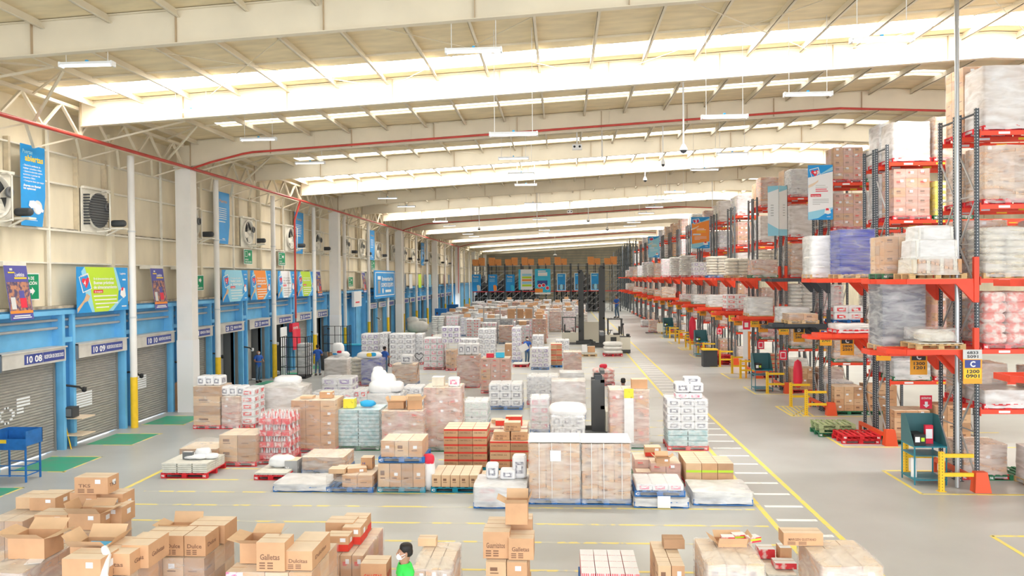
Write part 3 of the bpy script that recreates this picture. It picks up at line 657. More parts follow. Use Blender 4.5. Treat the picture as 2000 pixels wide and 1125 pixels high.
def drop(x,ytop,y,Yd,lb,kind='dome',r_=.12):
    d=ray(x,y); X=d.x*Yd/d.y; Z=CAMH+d.z*Yd/d.y
    r=thing('security_camera' if kind!='speaker' else 'ceiling_speaker',lb,'camera' if kind!='speaker' else 'speaker',(X,Yd,Z))
    m=MB(); m.tube([(0,0,.1),(0,0,zt(X)-Z-.015)],.03 if r_>.1 else .02,'white',8); m.build('drop_pipe',r)
    m=MB()
    if kind=='dome': m.lathe((0,0,0),[(.02,.18),(r_*.6,.1),(r_,.0),(r_*1.05,-.06)],'white',16); m.build('camera_housing',r); m=MB(); m.lathe((0,0,0),[(r_*.9,-.06),(r_*.7,-.13),(.0,-.17)],'dark',14); m.build('dome',r)
    else:
        m.box(-.2,-.12,-.1,.2,.1,.12,'white'); m.build('speaker_box',r); m=MB()
        for s in (-.11,.11): m.lathe((s,-.125,.02),[(.05,0),(.0,.0)],'black',10,'y',False)
        m.build('speaker_cone',r)
drop(1335,170,290,26.5,'white dome camera on a long white drop pipe near the middle of the roof',r_=.13)
drop(1127,170,288,34,'white twin speaker box hung from the roof left of the dome camera','speaker')
drop(1295,300,318,33,'small dark ended drop pipe right of the twin speaker',r_=.08)
drop(1260,340,350,46,'small drop camera under the bright rafter in mid roof',r_=.11)
drop(936,430,446,66,'small dome camera under the roof on the left half',r_=.15)
drop(1149,415,430,75,'small dome camera on drop pipe, left of a pair in mid roof',r_=.16)
drop(1186,412,447,80,'small dome camera on drop pipe, right of a pair in mid roof',r_=.16)
drop(1113,400,414,62,'small white twin speaker box far along the roof middle','speaker')
drop(1084,450,498,118,'small white dome camera far at the end of the hall',r_=.3)
for j,(x,y0_,y1_,Y) in enumerate([(1049,285,443,58),(1176,246,310,36),(1392,420,520,60),(1869,10,300,20.9)]):
    d=ray(x,y1_); X=d.x*Y/d.y; Z=CAMH+d.z*Y/d.y; m=MB(); 
    if j<3: m.tube([(X,Y,Z),(X,Y,zt(X))],.03,'white',8)
    else: m.tube([(X,Y,0.02),(X,Y,zt(X))],.055,'steel',10)
    tag(m.build('drop_conduit'),['thin white conduit dropping from mid roof, left','thin white conduit dropping from the roof beside the middle dome','thin white conduit dropping above the far racks','steel downpipe standing in the middle of the nearest rack end'][j],'pipe')
# ================================================================== BACK WALL and far end
m=MB(); 
for j in range(22):
    z=.6+j*.6
    m.box(XW,YB-.1,z,XR,YB-.04,z+.07,'galv')
tag(m.build('back_wall_rails'),'grey horizontal rails across the far back wall','rail')
# ================================================================== PALLETS AND LOADS
def pallet_mb(mt,w=1.2,d=1.0,mark=None):
    m=MB()
    for i in range(7):
        x=-w/2+.05+(w-.1)*i/6; m.box(x-.05,-d/2,.122,x+.05,d/2,.142,mt)
    for y in (-d/2+.045,0,d/2-.045):
        m.box(-w/2,y-.045,.10,w/2,y+.045,.121,mt); m.box(-w/2,y-.045,0,w/2,y+.045,.018,mt)
        for x in (-w/2+.07,0,w/2-.07): m.box(x-.07,y-.045,.018,x+.07,y+.045,.10,mt)
    if mark:
        m.text(mark,(-w/2+.02,-d/2-.001,.035),UX,UZ,.06,'white',w=.09,bold=.04)
        if len(mark)>1: m.text(mark,(w/2-.13,-d/2-.001,.035),UX,UZ,.06,'white',w=.09,bold=.04)
    return m
PAL={}
MARK={'p_blue':'C','p_teal':'C','p_red':'PAR','p_green':'PAR'}
def pallet_me(mt,w=1.2,d=1.0):
    k=(mt,round(w,2),round(d,2))
    if k not in PAL: PAL[k]=pallet_mb(mt,w,d,MARK.get(mt)).mesh('pallet')
    return PAL[k]
def u_carton(m,x,y,z,w,d,h,r,st):
    g=.006; mt=r.choice(['carton','carton','carton2','carton3']) if st!='pinkc' else r.choice(['carton_pink','carton_pink','carton'])
    x0,x1,y0,y1,z0,z1=x+g,x+w-g,y+g,y+d-g,z,z+h-.004
    vs=[(x0,y0,z0),(x1,y0,z0),(x1,y1,z0),(x0,y1,z0),(x0,y0,z1),(x1,y0,z1),(x1,y1,z1),(x0,y1,z1)]
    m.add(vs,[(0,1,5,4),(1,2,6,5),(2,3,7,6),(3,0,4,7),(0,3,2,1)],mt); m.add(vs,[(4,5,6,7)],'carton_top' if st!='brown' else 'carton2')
    m.quad((x0,(y0+y1)/2-.003,z1+.001),UX,UY,x1-x0,.006,'carton_dark')
    if st=='red':
        m.quad((x0-.001,y0-.001,z1-.05),UX,UZ,x1-x0+.002,.052,'carton_red'); m.add([(x1+.001,y0,z1-.05),(x1+.001,y1,z1-.05),(x1+.001,y1,z1),(x1+.001,y0,z1)],[(0,1,2,3)],'carton_red')
        m.text('SOMA PEREZ, S.A.',(x0+.03,y0-.002,z0+h*.42),UX,UZ,.035,'print',w=(x1-x0)*.8)
    elif st=='green': m.quad((x0-.001,y0-.001,z0+.02),UX,UZ,x1-x0,.06,'ban_lime')
    else:
        a=r.random()
        if a<.45: m.quad((x0+w*r.uniform(.15,.55),y0-.002,z0+h*r.uniform(.45,.6)),UX,UZ,min(.1,w*.3),min(.08,h*.3),'label')
        if a>.3: m.quad((x0+w*.2,y0-.0015,z0+h*.35),UX,UZ,w*.4,h*.06,'print')
        if a>.75 or st=='pinkc': m.quad((x0+w*.2,y0-.0015,z0+h*.5),UX,UZ,w*.35,h*.2,'carton_red' if r.random()<.5 and st=='pinkc' else 'print')
        if a>.5:
            m.add([(x1+.002,y0+d*.25,z0+h*.4),(x1+.002,y0+d*.7,z0+h*.4),(x1+.002,y0+d*.7,z0+h*.48),(x1+.002,y0+d*.25,z0+h*.48)],[(0,1,2,3)],'print')
            m.add([(x0-.002,y0+d*.25,z0+h*.4),(x0-.002,y0+d*.7,z0+h*.4),(x0-.002,y0+d*.7,z0+h*.48),(x0-.002,y0+d*.25,z0+h*.48)],[(3,2,1,0)],'print')
def u_pack(m,x,y,z,w,d,h,r,st):
    b=min(w,d,h)*.13; pr={'white':'pack_print','purple':'pack_purple','pink':'pack_pink','greenp':'pack_green','redp':'pack_red'}[st]
    j=lambda: r.uniform(-.008,.008)
    def ring(zz,ins):
        q=b+ins; return [(x+q+j(),y+ins,zz),(x+w-q,y+ins,zz),(x+w-ins,y+q,zz),(x+w-ins,y+d-q,zz),(x+w-q,y+d-ins,zz),(x+q,y+d-ins,zz),(x+ins,y+d-q,zz),(x+ins,y+q,zz)]
    vs=ring(z,b*.5)+ring(z+b,0)+ring(z+h-b,0)+ring(z+h,b*.8)
    fs=[(a*8+k,a*8+(k+1)%8,(a+1)*8+(k+1)%8,(a+1)*8+k) for a in range(3) for k in range(8)]
    m.add(vs,fs,'pack_white'); m.add(vs,[tuple(range(24,32))],'pack_white')
    m.quad((x+w*.2,y-.003,z+h*.22),UX,UZ,w*.6,h*.52,pr)
    m.add([(x+w+.003,y+d*.22,z+h*.22),(x+w+.003,y+d*.78,z+h*.22),(x+w+.003,y+d*.78,z+h*.74),(x+w+.003,y+d*.22,z+h*.74)],[(0,1,2,3)],pr)
    m.add([(x-.003,y+d*.22,z+h*.22),(x-.003,y+d*.78,z+h*.22),(x-.003,y+d*.78,z+h*.74),(x-.003,y+d*.22,z+h*.74)],[(3,2,1,0)],pr)
    m.quad((x+w*.34,y-.005,z+h*.36),UX,UZ,w*.3,h*.24,'pack_white')
def u_sack(m,x,y,z,w,d,h,r,st):
    mt={'sack':'sack','beige':'sack_beige','redsack':'sack_red'}[st]
    m.blob(x+w/2+r.uniform(-.02,.02),y+d/2+r.uniform(-.02,.02),z+h/2,w*1.05,d*1.05,h*1.18,mt,e=5,n=14,k=6,jit=.025,rg=r)
def u_tray(m,x,y,z,w,d,h,r,st):
    mt={'board':'plate','trayb':'tray_blue','trayd':'tray_dark','trayt':'tray_teal'}[st]
    m.box(x+.015,y+.015,z,x+w-.015,y+d-.015,z+h*.8,mt); m.box(x,y,z+h*.72,x+w,y+d,z+h*.9,mt)
def u_jug(m,x,y,z,w,d,h,r,st):
    mt='pack_red' if st=='jug' else 'yellow_box'
    if st=='ybox':
        m.box(x+.005,y+.005,z,x+w-.005,y+d-.005,z+h-.01,mt); m.quad((x+w*.2,y,z+h*.3),UX,UZ,w*.5,h*.4,'white'); return
    nx=3
    for i in range(nx):
        cx=x+w*(i+.5)/nx
        m.lathe((cx,y+d*.5,z),[(w/nx*.44,.0),(w/nx*.46,h*.6),(w/nx*.25,h*.82),(w/nx*.2,h*.95),(0,h*.95)],mt if i%2 else 'pack_white',8)
    m.box(x+.01,y+.03,z+.01,x+w-.01,y+d-.01,z+h*.5,'pack_red')
KIND={'carton':(u_carton,'carton',3,3,.26),'pinkc':(u_carton,'pinkc',3,3,.25),'brown':(u_carton,'brown',3,2,.3),'bigc':(u_carton,'carton',2,2,.4),'redtape':(u_carton,'red',3,3,.22),'greentape':(u_carton,'green',3,3,.2),
 'white':(u_pack,'white',3,2,.3),'purple':(u_pack,'purple',3,2,.27),'pink':(u_pack,'pink',3,2,.3),'greenp':(u_pack,'greenp',3,2,.25),'redp':(u_pack,'redp',2,2,.24),
 'sack':(u_sack,'sack',2,1,.17),'beige':(u_sack,'beige',2,1,.17),'redsack':(u_sack,'redsack',2,1,.2),
 'trayb':(u_tray,'trayb',1,1,.105),'trayd':(u_tray,'trayd',2,1,.12),'trayt':(u_tray,'trayt',2,2,.1),'jug':(u_jug,'jug',4,3,.27),'ybox':(u_jug,'ybox',2,2,.18),'boards':(u_tray,'board',1,1,.04)}
UNAME={u_carton:'carton',u_pack:'plastic_pack',u_sack:'sack',u_tray:'tray',u_jug:'bottle_crate'}
def film_mb(w,d,h,seed,mt='film',top=True,skirt=.04,peak=0,messy=.02):
    r=random.Random(seed); m=MB(); n=5; rings=[]; nz=max(4,int(h/.16))
    per=[]
    W_,D_=w/2+.02,d/2+.02; c=.05
    for a,b in (((-W_+c,-D_),(W_-c,-D_)),((W_,-D_+c),(W_,D_-c)),((W_-c,D_),(-W_+c,D_)),((-W_,D_-c),(-W_,-D_+c))):
        for k in range(n): t=k/(n-1); per.append((a[0]+(b[0]-a[0])*t,a[1]+(b[1]-a[1])*t))
    P=len(per); vs=[]
    for i in range(nz+1):
        z=skirt+(h-skirt)*i/nz
        for k,(x,y) in enumerate(per):
            e=1+r.uniform(-.2,1)*messy+(.02 if i==0 else 0); mid=k%n in (0,n-1)
            if not mid and 0<i<nz: e-=r.uniform(0,.012)
            vs.append((x*e,y*e,z+r.uniform(-.012,.012)))
    fs=[(i*P+k,i*P+(k+1)%P,(i+1)*P+(k+1)%P,(i+1)*P+k) for i in range(nz) for k in range(P)]
    m.add(vs,fs,mt,True)
    if top:
        b=len(vs)-P; t2=[(x*.55,y*.55,h+.015+peak*.6+r.uniform(-.01,.02)) for x,y in per]; base=vs[-P:]
        m.add(base+t2+[(0,0,h+.02+peak)],[(k,(k+1)%P,P+(k+1)%P,P+k) for k in range(P)]+[(P+k,P+(k+1)%P,2*P) for k in range(P)],mt,True)
    return m
UC={}
def units(kind,w,d,h,seed,missing=0.0,nx=None,ny=None,uh=None):
    fn,st,a,b,hh=KIND[kind]; a=nx or a; b=ny or b; hh=uh or hh; nz=max(1,round(h/hh)); hh=h/nz; r=random.Random(seed); out=[]
    for k in range(nz):
        aa,bb=(a,b)
        for i in range(aa):
            for j in range(bb):
                if k==nz-1 and r.random()<missing: continue
                if not (i in (0,aa-1) or j in (0,bb-1) or k==nz-1): continue
                out.append((-w/2+w*i/aa,-d/2+d*j/bb,.142+hh*k,w/aa,d/bb,hh))
    return fn,st,out,r
LOADC={}
def load_meshes(kind,w,d,h,seed,film,missing,top,nx,ny,uh,peak):
    k=(kind,round(w,2),round(d,2),round(h,2),seed,film,missing,top,nx,ny,uh,peak)
    if k in LOADC: return LOADC[k]
    fn,st,out,r=units(kind,w,d,h,seed,missing,nx,ny,uh); m=MB()
    for (x,y,z,a,b,c) in out: fn(m,x,y,z,a,b,c,r,st)
    g=m.mesh(UNAME[fn]+'_stack'); f=None
    if film: f=film_mb(w,d,h+.142,seed,film,top,peak=peak).mesh('stretch_film')
    LOADC[k]=(g,f); return LOADC[k]
def load(label,x,y,z,kind,w=1.15,d=.98,h=1.3,pal='p_blue',film='film',seed=1,rz=0,missing=0,top=True,group=None,split=False,nx=None,ny=None,uh=None,pw=1.2,pd=1.0,peak=0,cat='pallet load',name='wrapped_pallet_load'):
    if not pal: z-=.14
    r=thing(name,label,cat,(x,y,z),rz,group)
    if pal: obj('pallet',pallet_me(pal,pw,pd),r)
    if split:
        fn,st,out,rg=units(kind,w,d,h,seed,missing,nx,ny,uh); vc={}
        for n,(ux,uy,uz,a,b,c) in enumerate(out):
            v=n%4; kk=(kind,round(a,3),round(b,3),round(c,3),v)
            if kk not in UC:
                m=MB(); fn(m,0,0,0,a,b,c,random.Random(seed*7+v),st); UC[kk]=m.mesh(UNAME[fn])
            obj(UNAME[fn],UC[kk],r,(ux,uy,uz))
        if film: obj('stretch_film',film_mb(w,d,h+.142,seed,film,top,peak=peak).mesh('stretch_film'),r)
    else:
        g,f=load_meshes(kind,w,d,h,seed,film,missing,top,nx,ny,uh,peak); obj(g.name.split('.')[0],g,r)
        if f: obj('stretch_film',f,r)
    return r
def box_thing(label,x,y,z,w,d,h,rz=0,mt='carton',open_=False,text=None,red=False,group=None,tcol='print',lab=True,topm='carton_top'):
    r=thing('cardboard_box',label,'box',(x,y,z),rz,group); m=MB(); t=.006
    X0,X1,Y0,Y1=-w/2,w/2,-d/2,d/2
    if open_:
        m.box(X0,Y0,0,X1,Y0+t,h,mt); m.box(X0,Y1-t,0,X1,Y1,h,mt); m.box(X0,Y0+t,0,X0+t,Y1-t,h,mt); m.box(X1-t,Y0+t,0,X1,Y1-t,h,mt); m.box(X0+t,Y0+t,0,X1-t,Y1-t,.01,mt)
    else:
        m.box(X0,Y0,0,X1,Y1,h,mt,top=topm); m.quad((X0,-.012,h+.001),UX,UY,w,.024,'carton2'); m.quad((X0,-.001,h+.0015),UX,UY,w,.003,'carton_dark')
    if text:
        m.text(text,(X0+w*.12,Y0-.002,h*.4),UX,UZ,min(.09,h*.2),tcol,w=min(w*.7,.075*len(text)),bold=.02)
        m.text(text,(X1+.002,Y0+d*.15,h*.4),UY,UZ,min(.09,h*.2),tcol,w=min(d*.6,.075*len(text)),bold=.02)
        for i in range(2):
            for j in range(3): m.quad((X0+w*(.1+.28*i),Y0-.002,h*(.08+.09*j)),UX,UZ,w*.2,h*.05,'print')
    if lab: m.quad((X1+.002,Y0+d*.4,h*.45),UY,UZ,min(.12,d*.3),min(.1,h*.3),'label') ; m.quad((X0+w*.62,Y0-.003,h*.62),UX,UZ,min(.1,w*.25),min(.08,h*.25),'label')
    if red:
        m.quad((X0-.001,Y0-.003,0),UX,UZ,w+.002,h*.45,'carton_red'); m.quad((X1+.003,Y0,0),UY,UZ,d,h*.45,'carton_red')
    m.build('carton_body',r)
    if open_:
        for (ax,ay,bx,by,ox,oy) in ((X0,Y0,X1,Y0,0,-1),(X1,Y1,X0,Y1,0,1),(X0,Y1,X0,Y0,-1,0),(X1,Y0,X1,Y1,1,0)):
            m=MB(); L=.45*min(w,d); a=random.Random(label+str(ox)+str(oy)).uniform(.2,1.3); ex,ez=L*math.cos(a),L*math.sin(a)
            A=(ax,ay,h);B=(bx,by,h);Cc=(bx+ox*ex,by+oy*ex,h+ez);D=(ax+ox*ex,ay+oy*ex,h+ez); n=(ox*.005,oy*.005,.004)
            m.add([A,B,Cc,D]+[tuple(p+q for p,q in zip(v,n)) for v in (A,B,Cc,D)],[(0,1,2,3),(7,6,5,4),(0,4,5,1),(1,5,6,2),(2,6,7,3),(3,7,4,0)],'carton2'); m.build('flap',r)
    return r
# ================================================================== RACKS
ROWS=[20.7,26.2,31.75,37.6,43.1,48.6,54.1]+[59.6+5.5*k for k in range(11)]
LV=[2.05,3.57,5.36,7.22,9.07]; XR0=10.5; BAY=2.75; PW=.09; RH=9.65
def postmesh(h): 
    m=MB(); m.box(-.045,-.04,0,.045,.04,h,'rack_post'); m.box(-.08,-.07,0,.08,.07,.012,'rack_dark'); return m.mesh('post')
POST=postmesh(RH)
def bracemesh(d,hgt):
    m=MB(); z=.25; k=0
    while z<hgt-1.1:
        a,b=(0,d) if k%2==0 else (d,0); m.bar((0,a,z),(0,b,z+1.15),.035,.04,'galv'); m.bar((.01,0,z),(.01,d,z),.03,.03,'galv'); z+=1.2; k+=1
    m.bar((0,0,hgt-.12),(0,d,hgt-.12),.04,.04,'rack_dark'); return m.mesh('frame_bracing')
BR=bracemesh(.87,RH)
def beammesh(L):
    m=MB(); m.box(.05,-.025,-.11,L-.05,.025,0,'orange'); m.box(.045,-.04,-.16,.07,.04,.05,'orange'); m.box(L-.07,-.04,-.16,L-.045,.04,.05,'orange')
    for a in (.5,1.5): m.quad((a,-.027,-.085),UX,UZ,.28,.06,'label' if a<1 else 'sign_yellow')
    return m.mesh('beam')
BEAM=beammesh(BAY)
def cantmesh(mt,back):
    m=MB(); x0=-2.05; y0,y1=(0,.9)
    m.box(x0+.35,y0-.05,-.13,0,y0+.01,0,mt); m.bar((x0+.36,y0-.02,-.065),(x0,y0+.3,-.065),.06,.13,mt); m.box(x0-.03,y0+.28,-.13,x0+.03,y1,0,mt); m.box(x0,y1-.03,-.13,0,y1+.03,0,mt)
    for x in (-1.4,-.7): m.box(x,y0,-.11,x+.06,y1,-.02,mt)
    for yy in (y0-.03,y1):
        m.box(-.06,yy-.05,-.6,.06,yy+.05,.55,mt); m.add([(-.5,yy-.03,-.12),(-.06,yy-.03,-.12),(-.06,yy-.03,-.6),(-.5,yy+.03,-.12),(-.06,yy+.03,-.12),(-.06,yy+.03,-.6)],[(0,2,1),(3,4,5),(0,3,5,2),(1,2,5,4),(0,1,4,3)],mt)
    return m.mesh('cantilever_shelf')
CANT={'orange':cantmesh('orange',0),'rack_dark':cantmesh('rack_dark',0)}
def signboard(m,x,y,z,let,n1,n2,w=.46,dark=False,head=None):
    m.box(x,y-.01,z,x+w,y,z+.62,'sign_orange'); m.box(x+.02,y-.014,z+.13,x+w-.02,y-.01,z+.38,'sign_yellow' if not dark else 'sign_orange'); m.box(x+.04,y-.014,z+.4,x+w-.04,y-.01,z+.6,'navy' if not dark else 'dark')
    m.text(let,(x+w/2,y-.018,z+.43),UX,UZ,.14,'white',w=.13,align='c',bold=.04)
    m.text(n1,(x+w/2,y-.018,z+.27),UX,UZ,.085,'dark',w=w*.72,align='c',bold=.03); m.text(n2,(x+w/2,y-.018,z+.155),UX,UZ,.085,'dark',w=w*.72,align='c',bold=.03)
    if head: m.box(x,y-.01,z+.62,x+w,y,z+.86,'lightgrey'); m.text(head[0],(x+w/2,y-.014,z+.75),UX,UZ,.07,'dark',w=w*.6,align='c',bold=.03); m.text(head[1],(x+w/2,y-.014,z+.65),UX,UZ,.07,'dark',w=w*.6,align='c',bold=.03)
SLETT=['C','C','D','D','D','E','E','E','F','F','F','G','G','G','H','H','H','I']
for i,Y in enumerate(ROWS):
    nb=2 if i<3 else 1; o_=ORD[i]
    r=thing('pallet_rack','orange and dark blue pallet rack row, %s from the camera'%o_,'pallet rack',(XR0,Y,0),0,'pallet racks')
    for k in range(nb+1):
        for yy in (.04,.91,1.13,1.96):
            obj('post',POST,r,(k*BAY,yy,0))
        obj('frame_bracing',BR,r,(k*BAY,.04,0)); 
        if i<12: obj('frame_bracing',BR,r,(k*BAY,1.13,0))
    for k in range(nb):
        for z in LV:
            for yy in ((0,.94,1.09,1.99) if i<9 else (0,.94)): obj('beam',BEAM,r,(k*BAY,yy,z))
    mt='rack_dark' if i in (2,) else 'orange'
    for yy in (0.02,1.1):
        for z in (5.36,3.57) if i not in (8,13) else (5.36,):
            zz=z-(.14 if (z<4 and yy>1) else 0)
            obj('cantilever_shelf',CANT[mt if not (i==2 and z>5 and yy>1) else 'rack_dark'],r,(-.05,yy,zz))
    m=MB(); m.box(-.2,.0,.28,-.12,2.0,.4,'orange2'); m.box(-.2,1.9,0,-.12,2.0,.28,'orange2'); m.build('floor_rail',r)
    m=MB() # column shoes
    if i<14:
        m.add([(-.2,-.28,0),(.2,-.28,0),(.2,.0,0),(-.2,.0,0),(-.14,-.2,.5),(.14,-.2,.5),(.14,.0,.5),(-.14,.0,.5)],[(0,1,5,4),(1,2,6,5),(2,3,7,6),(3,0,4,7),(4,5,6,7)],'orange2'); m.build('column_guard',r)
    # aisle signs
    if i<16:
        a=SLETT[i]; n1='%02d00'%(12+i) ; m=MB(); signboard(m,-.42,-.12,2.72,a,'1200' if i==0 else '%02d00'%(24+3*i),'0901' if i==0 else '%02d01'%(21+3*i),head=('6833','5091') if i==0 else None)
        o=m.build('aisle_sign',r); o['label']='orange and yellow aisle sign with white letter %s on navy'%a
        m=MB(); signboard(m,-.85,1.9,2.7,a,'1300' if i==0 else '%02d00'%(25+3*i),'1201' if i==0 else '%02d01'%(22+3*i),dark=True); o=m.build('aisle_sign',r); o['label']='dull orange aisle sign with white letter %s on black'%a
r=thing('pallet_rack','orange rack end shelves cut off by the right edge, before the nearest full rack row','pallet rack',(XR0+.62,15.1,0),0,'pallet racks')
for yy in (.04,.91,1.13,1.96): obj('post',POST,r,(0,yy,0))
for yy in (0.02,1.1):
    for z in (5.36,3.57): obj('cantilever_shelf',CANT['orange'],r,(-.05,yy,z-(.14 if z<4 and yy>1 else 0)))
trim(path([(15,14.7),(8.95,14.7),(8.95,17.1),(15,17.1)],.09))
# dark empty racks at the far end
for j in range(9):
    y=121+4.6*j; r=thing('empty_rack_frame','dark bare rack frame past the loaded racks, %s from the camera'%ORD[j],'rack frame',(XR0,y,0),0,'far bare rack frames')
    h=11.2-.12*j
    for xx in (0,.95):
        m=MB(); m.box(xx-.05,-.05,0,xx+.05,.05,h,'rack_post'); m.build('post',r); m=MB(); m.box(xx-.05,1.0,0,xx+.05,1.1,h-.3,'rack_post'); m.build('post',r)
    m=MB(); z=.4
    while z<h-1: m.bar((0,0,z),(0,1.05,z+.9),.05,.05,'rack_dark'); m.bar((0,0,z),(.95,0,z),.05,.05,'rack_dark'); z+=1.0
    m.build('frame_bracing',r)
# loads in the racks: (row, level, side) -> spec
KW={'carton':'brown carton','pinkc':'pinkish carton','brown':'dark brown carton','bigc':'large brown carton','white':'white pack','purple':'purple and white pack','pink':'pink pack','greenp':'pale green pack','redp':'red and white pack','sack':'white sack','beige':'beige sack','redsack':'red and white sack','trayb':'deep blue tray','trayd':'dark tray','trayt':'teal tray','jug':'red and white bottle','ybox':'yellow box','redtape':'red banded carton','greentape':'lime banded carton','boards':'board'}
LN=['floor','first beam','second beam','third beam','fourth beam','top beam']
RS={}
def rs(i,l,s,kind,h=1.3,film='film',pal='p_red',**k): RS[(i,l,s)]=dict(kind=kind,h=h,film=film,pal=pal,**k)
rs(0,5,'F','carton',1.5,'film_heavy'); rs(0,4,'F','carton',1.35,'film'); rs(0,3,'F','beige',1.15,'film','wood'); rs(0,2,'F','redsack',1.3,'film_light','p_red',nx=2,ny=2,uh=.26); rs(0,1,'F','pinkc',.35,'film_heavy')
rs(0,0,'F',None); rs(0,5,'B','carton',1.75,'film_light'); rs(0,4,'B','carton',1.3); rs(0,3,'B','brown',1.4); rs(0,2,'B','carton',1.1); rs(0,1,'B','brown',.9); rs(0,0,'B','carton',.8)
rs(0,5,'I','carton',1.5,'film_light'); rs(0,4,'I','white',1.2)
rs(1,5,'F','carton',1.15,'film_heavy'); rs(1,4,'F','pinkc',1.5,'film_light',nx=3,uh=.28); rs(1,4,'I','ybox',1.1,'film_light','p_green'); rs(1,3,'F','brown',1.3,'film_light','p_green'); rs(1,2,'F',None); rs(1,1,'F','trayt',.5,'film_heavy','p_green',kw=1); rs(1,0,'F','carton',.95,None,'p_green'); rs(1,0,'I','brown',1.1,None,'p_green')
rs(1,5,'B','redp',1.3,'film_heavy'); rs(1,1,'I','carton',.5)
rs(2,5,'F','pinkc',1.25,'film_light'); rs(2,4,'F','pinkc',1.3,'film_light'); rs(2,3,'F','pinkc',1.3); rs(2,2,'F','redp',.55,None,'p_blue'); rs(2,1,'F','carton',.7,'film','p_green'); rs(2,0,'F','carton',.95,None,'p_green'); rs(2,0,'I','brown',1.0,None,'p_green')
rs(3,5,'F','white',1.2); rs(3,4,'F','carton',1.35,'film_heavy'); rs(3,3,'F','brown',1.45,'film'); rs(3,2,'F','sack',1.35,'film_light'); rs(3,1,'F','carton',.9,'film','p_green'); rs(3,0,'F','carton',1.0,None)
rs(4,5,'F','pinkc',1.5); rs(4,4,'F','carton',1.3,'film_heavy'); rs(4,3,'F','beige',1.3,'film_light'); rs(4,2,'F','pinkc',1.1); rs(4,1,'F','jug',.8,'film','p_green'); rs(4,0,'F','redtape',1.1,None)
rk=random.Random(5)
pool=['carton','pinkc','pinkc','carton','sack','white','redp','brown','carton','pinkc','greenp','purple','beige','redsack']
for i,Y in enumerate(ROWS):
    for l in range(6):
        for s in ('F','B','I'):
            sp=RS.get((i,l,s))
            if sp is None:
                if (i,l,s) in RS: continue
                if s=='I' and i>4: continue
                if s=='B' and (i>12 or rk.random()<.15): continue
                if s=='F' and rk.random()<.06: continue
                hh=[1.0,1.05,1.3,1.35,1.35,1.3][l]; sp=dict(kind=rk.choice(pool),h=rk.choice([hh,hh*.85,hh]),film=rk.choice(['film','film','film_heavy','film_light']),pal=rk.choice(['p_red','p_red','p_red','p_green','wood']))
            if sp['kind'] is None: continue
            k=dict(sp); k.pop('kw',None); z=0 if l==0 else LV[l-1]
            x=XR0+.74 if s!='I' else XR0+2.02; y=Y+.49 if s!='B' else Y+1.55
            if i%3==1: x+=.02
            w=1.12 if s!='I' else 1.1
            lab='%s load, %s level, %s, %s rack row'%(KW[sp['kind']],LN[l],{'F':'front place','B':'rear place','I':'inner place'}[s],ORD[i])
            load(lab,x,y,z,k.pop('kind'),w=w,d=.95,seed=1+(i+l)%3,group='loads in the pallet racks',name='rack_pallet_load',**k)
# loads on the cantilever shelves
def cl(i,lev,s,kind,h,film,pal,desc,dx=0,**k):
    Y=ROWS[i]; z=(5.36,3.57)[lev]-(.14 if (lev and s) else 0); load('%s, %s end shelf, %s side, %s rack row'%(desc,('upper','lower')[lev],('front','rear')[s],ORD[i]),XR0-1.0+dx,Y+.47+1.1*s,z,kind,w=1.12,d=.95,h=h,film=film,pal=pal,group='loads on rack end shelves',name='shelf_pallet_load',**k)
cl(0,1,0,'boards',.02,None,'wood','flat wood pallet with beige wrapped bundle',.1,seed=3)
cl(0,1,1,'trayd',1.75,'film','wood','tall dark blue crate stack',-.35,seed=2,uh=.11,nx=2,ny=2)
cl(1,0,0,'trayb',1.45,'film_light','wood','deep blue tray stack',.05,seed=4,uh=.12); cl(0,0,1,'carton',1.0,'film_light','p_green','brown carton load',-.3)
cl(1,0,1,'sack',1.3,'film_heavy','wood','whitish wrapped load',-.5); cl(1,1,0,'sack',.16,'film_heavy','p_red','low white sack bundle on red pallet',0)
cl(2,1,0,'carton',.25,'film_light','wood','few cartons on wood pallet',0,nx=2,ny=2)
cl(2,1,1,'sack',.6,'film_heavy','wood','white wrapped low load',0)
cl(3,1,0,'sack',.75,'film_heavy','wood','puffy white wrapped load',-.2); cl(3,0,0,'pinkc',.7,'film','p_green','low pinkish carton load',0); cl(4,1,0,'redp',.75,'film_light','p_red','red wrapped box load',-.1)
cl(4,0,0,'beige',.9,'film_light','wood','cream sack load',0); cl(5,0,0,'beige',1.15,'film_light','p_blue','yellowish sack load',0); cl(5,1,0,'sack',.6,'film_heavy','wood','white bulging load',0); cl(6,0,0,'purple',.9,'film_light','p_red','purple print pack load',0); cl(6,1,0,'sack',.5,'film_heavy','p_green','whitish low load on green pallet',0)
for i in range(7,17):
    for lev in (0,1):
        if i in (8,13) and lev: continue
        kd=rk.choice(['pinkc','white','redp','carton','sack','pink']); cl(i,lev,0,kd,rk.choice([.8,1.2,1.5]) if lev==0 else rk.choice([.4,.8]),'film',rk.choice(['p_red','wood','p_green']),KW[kd]+' load',0,seed=2)
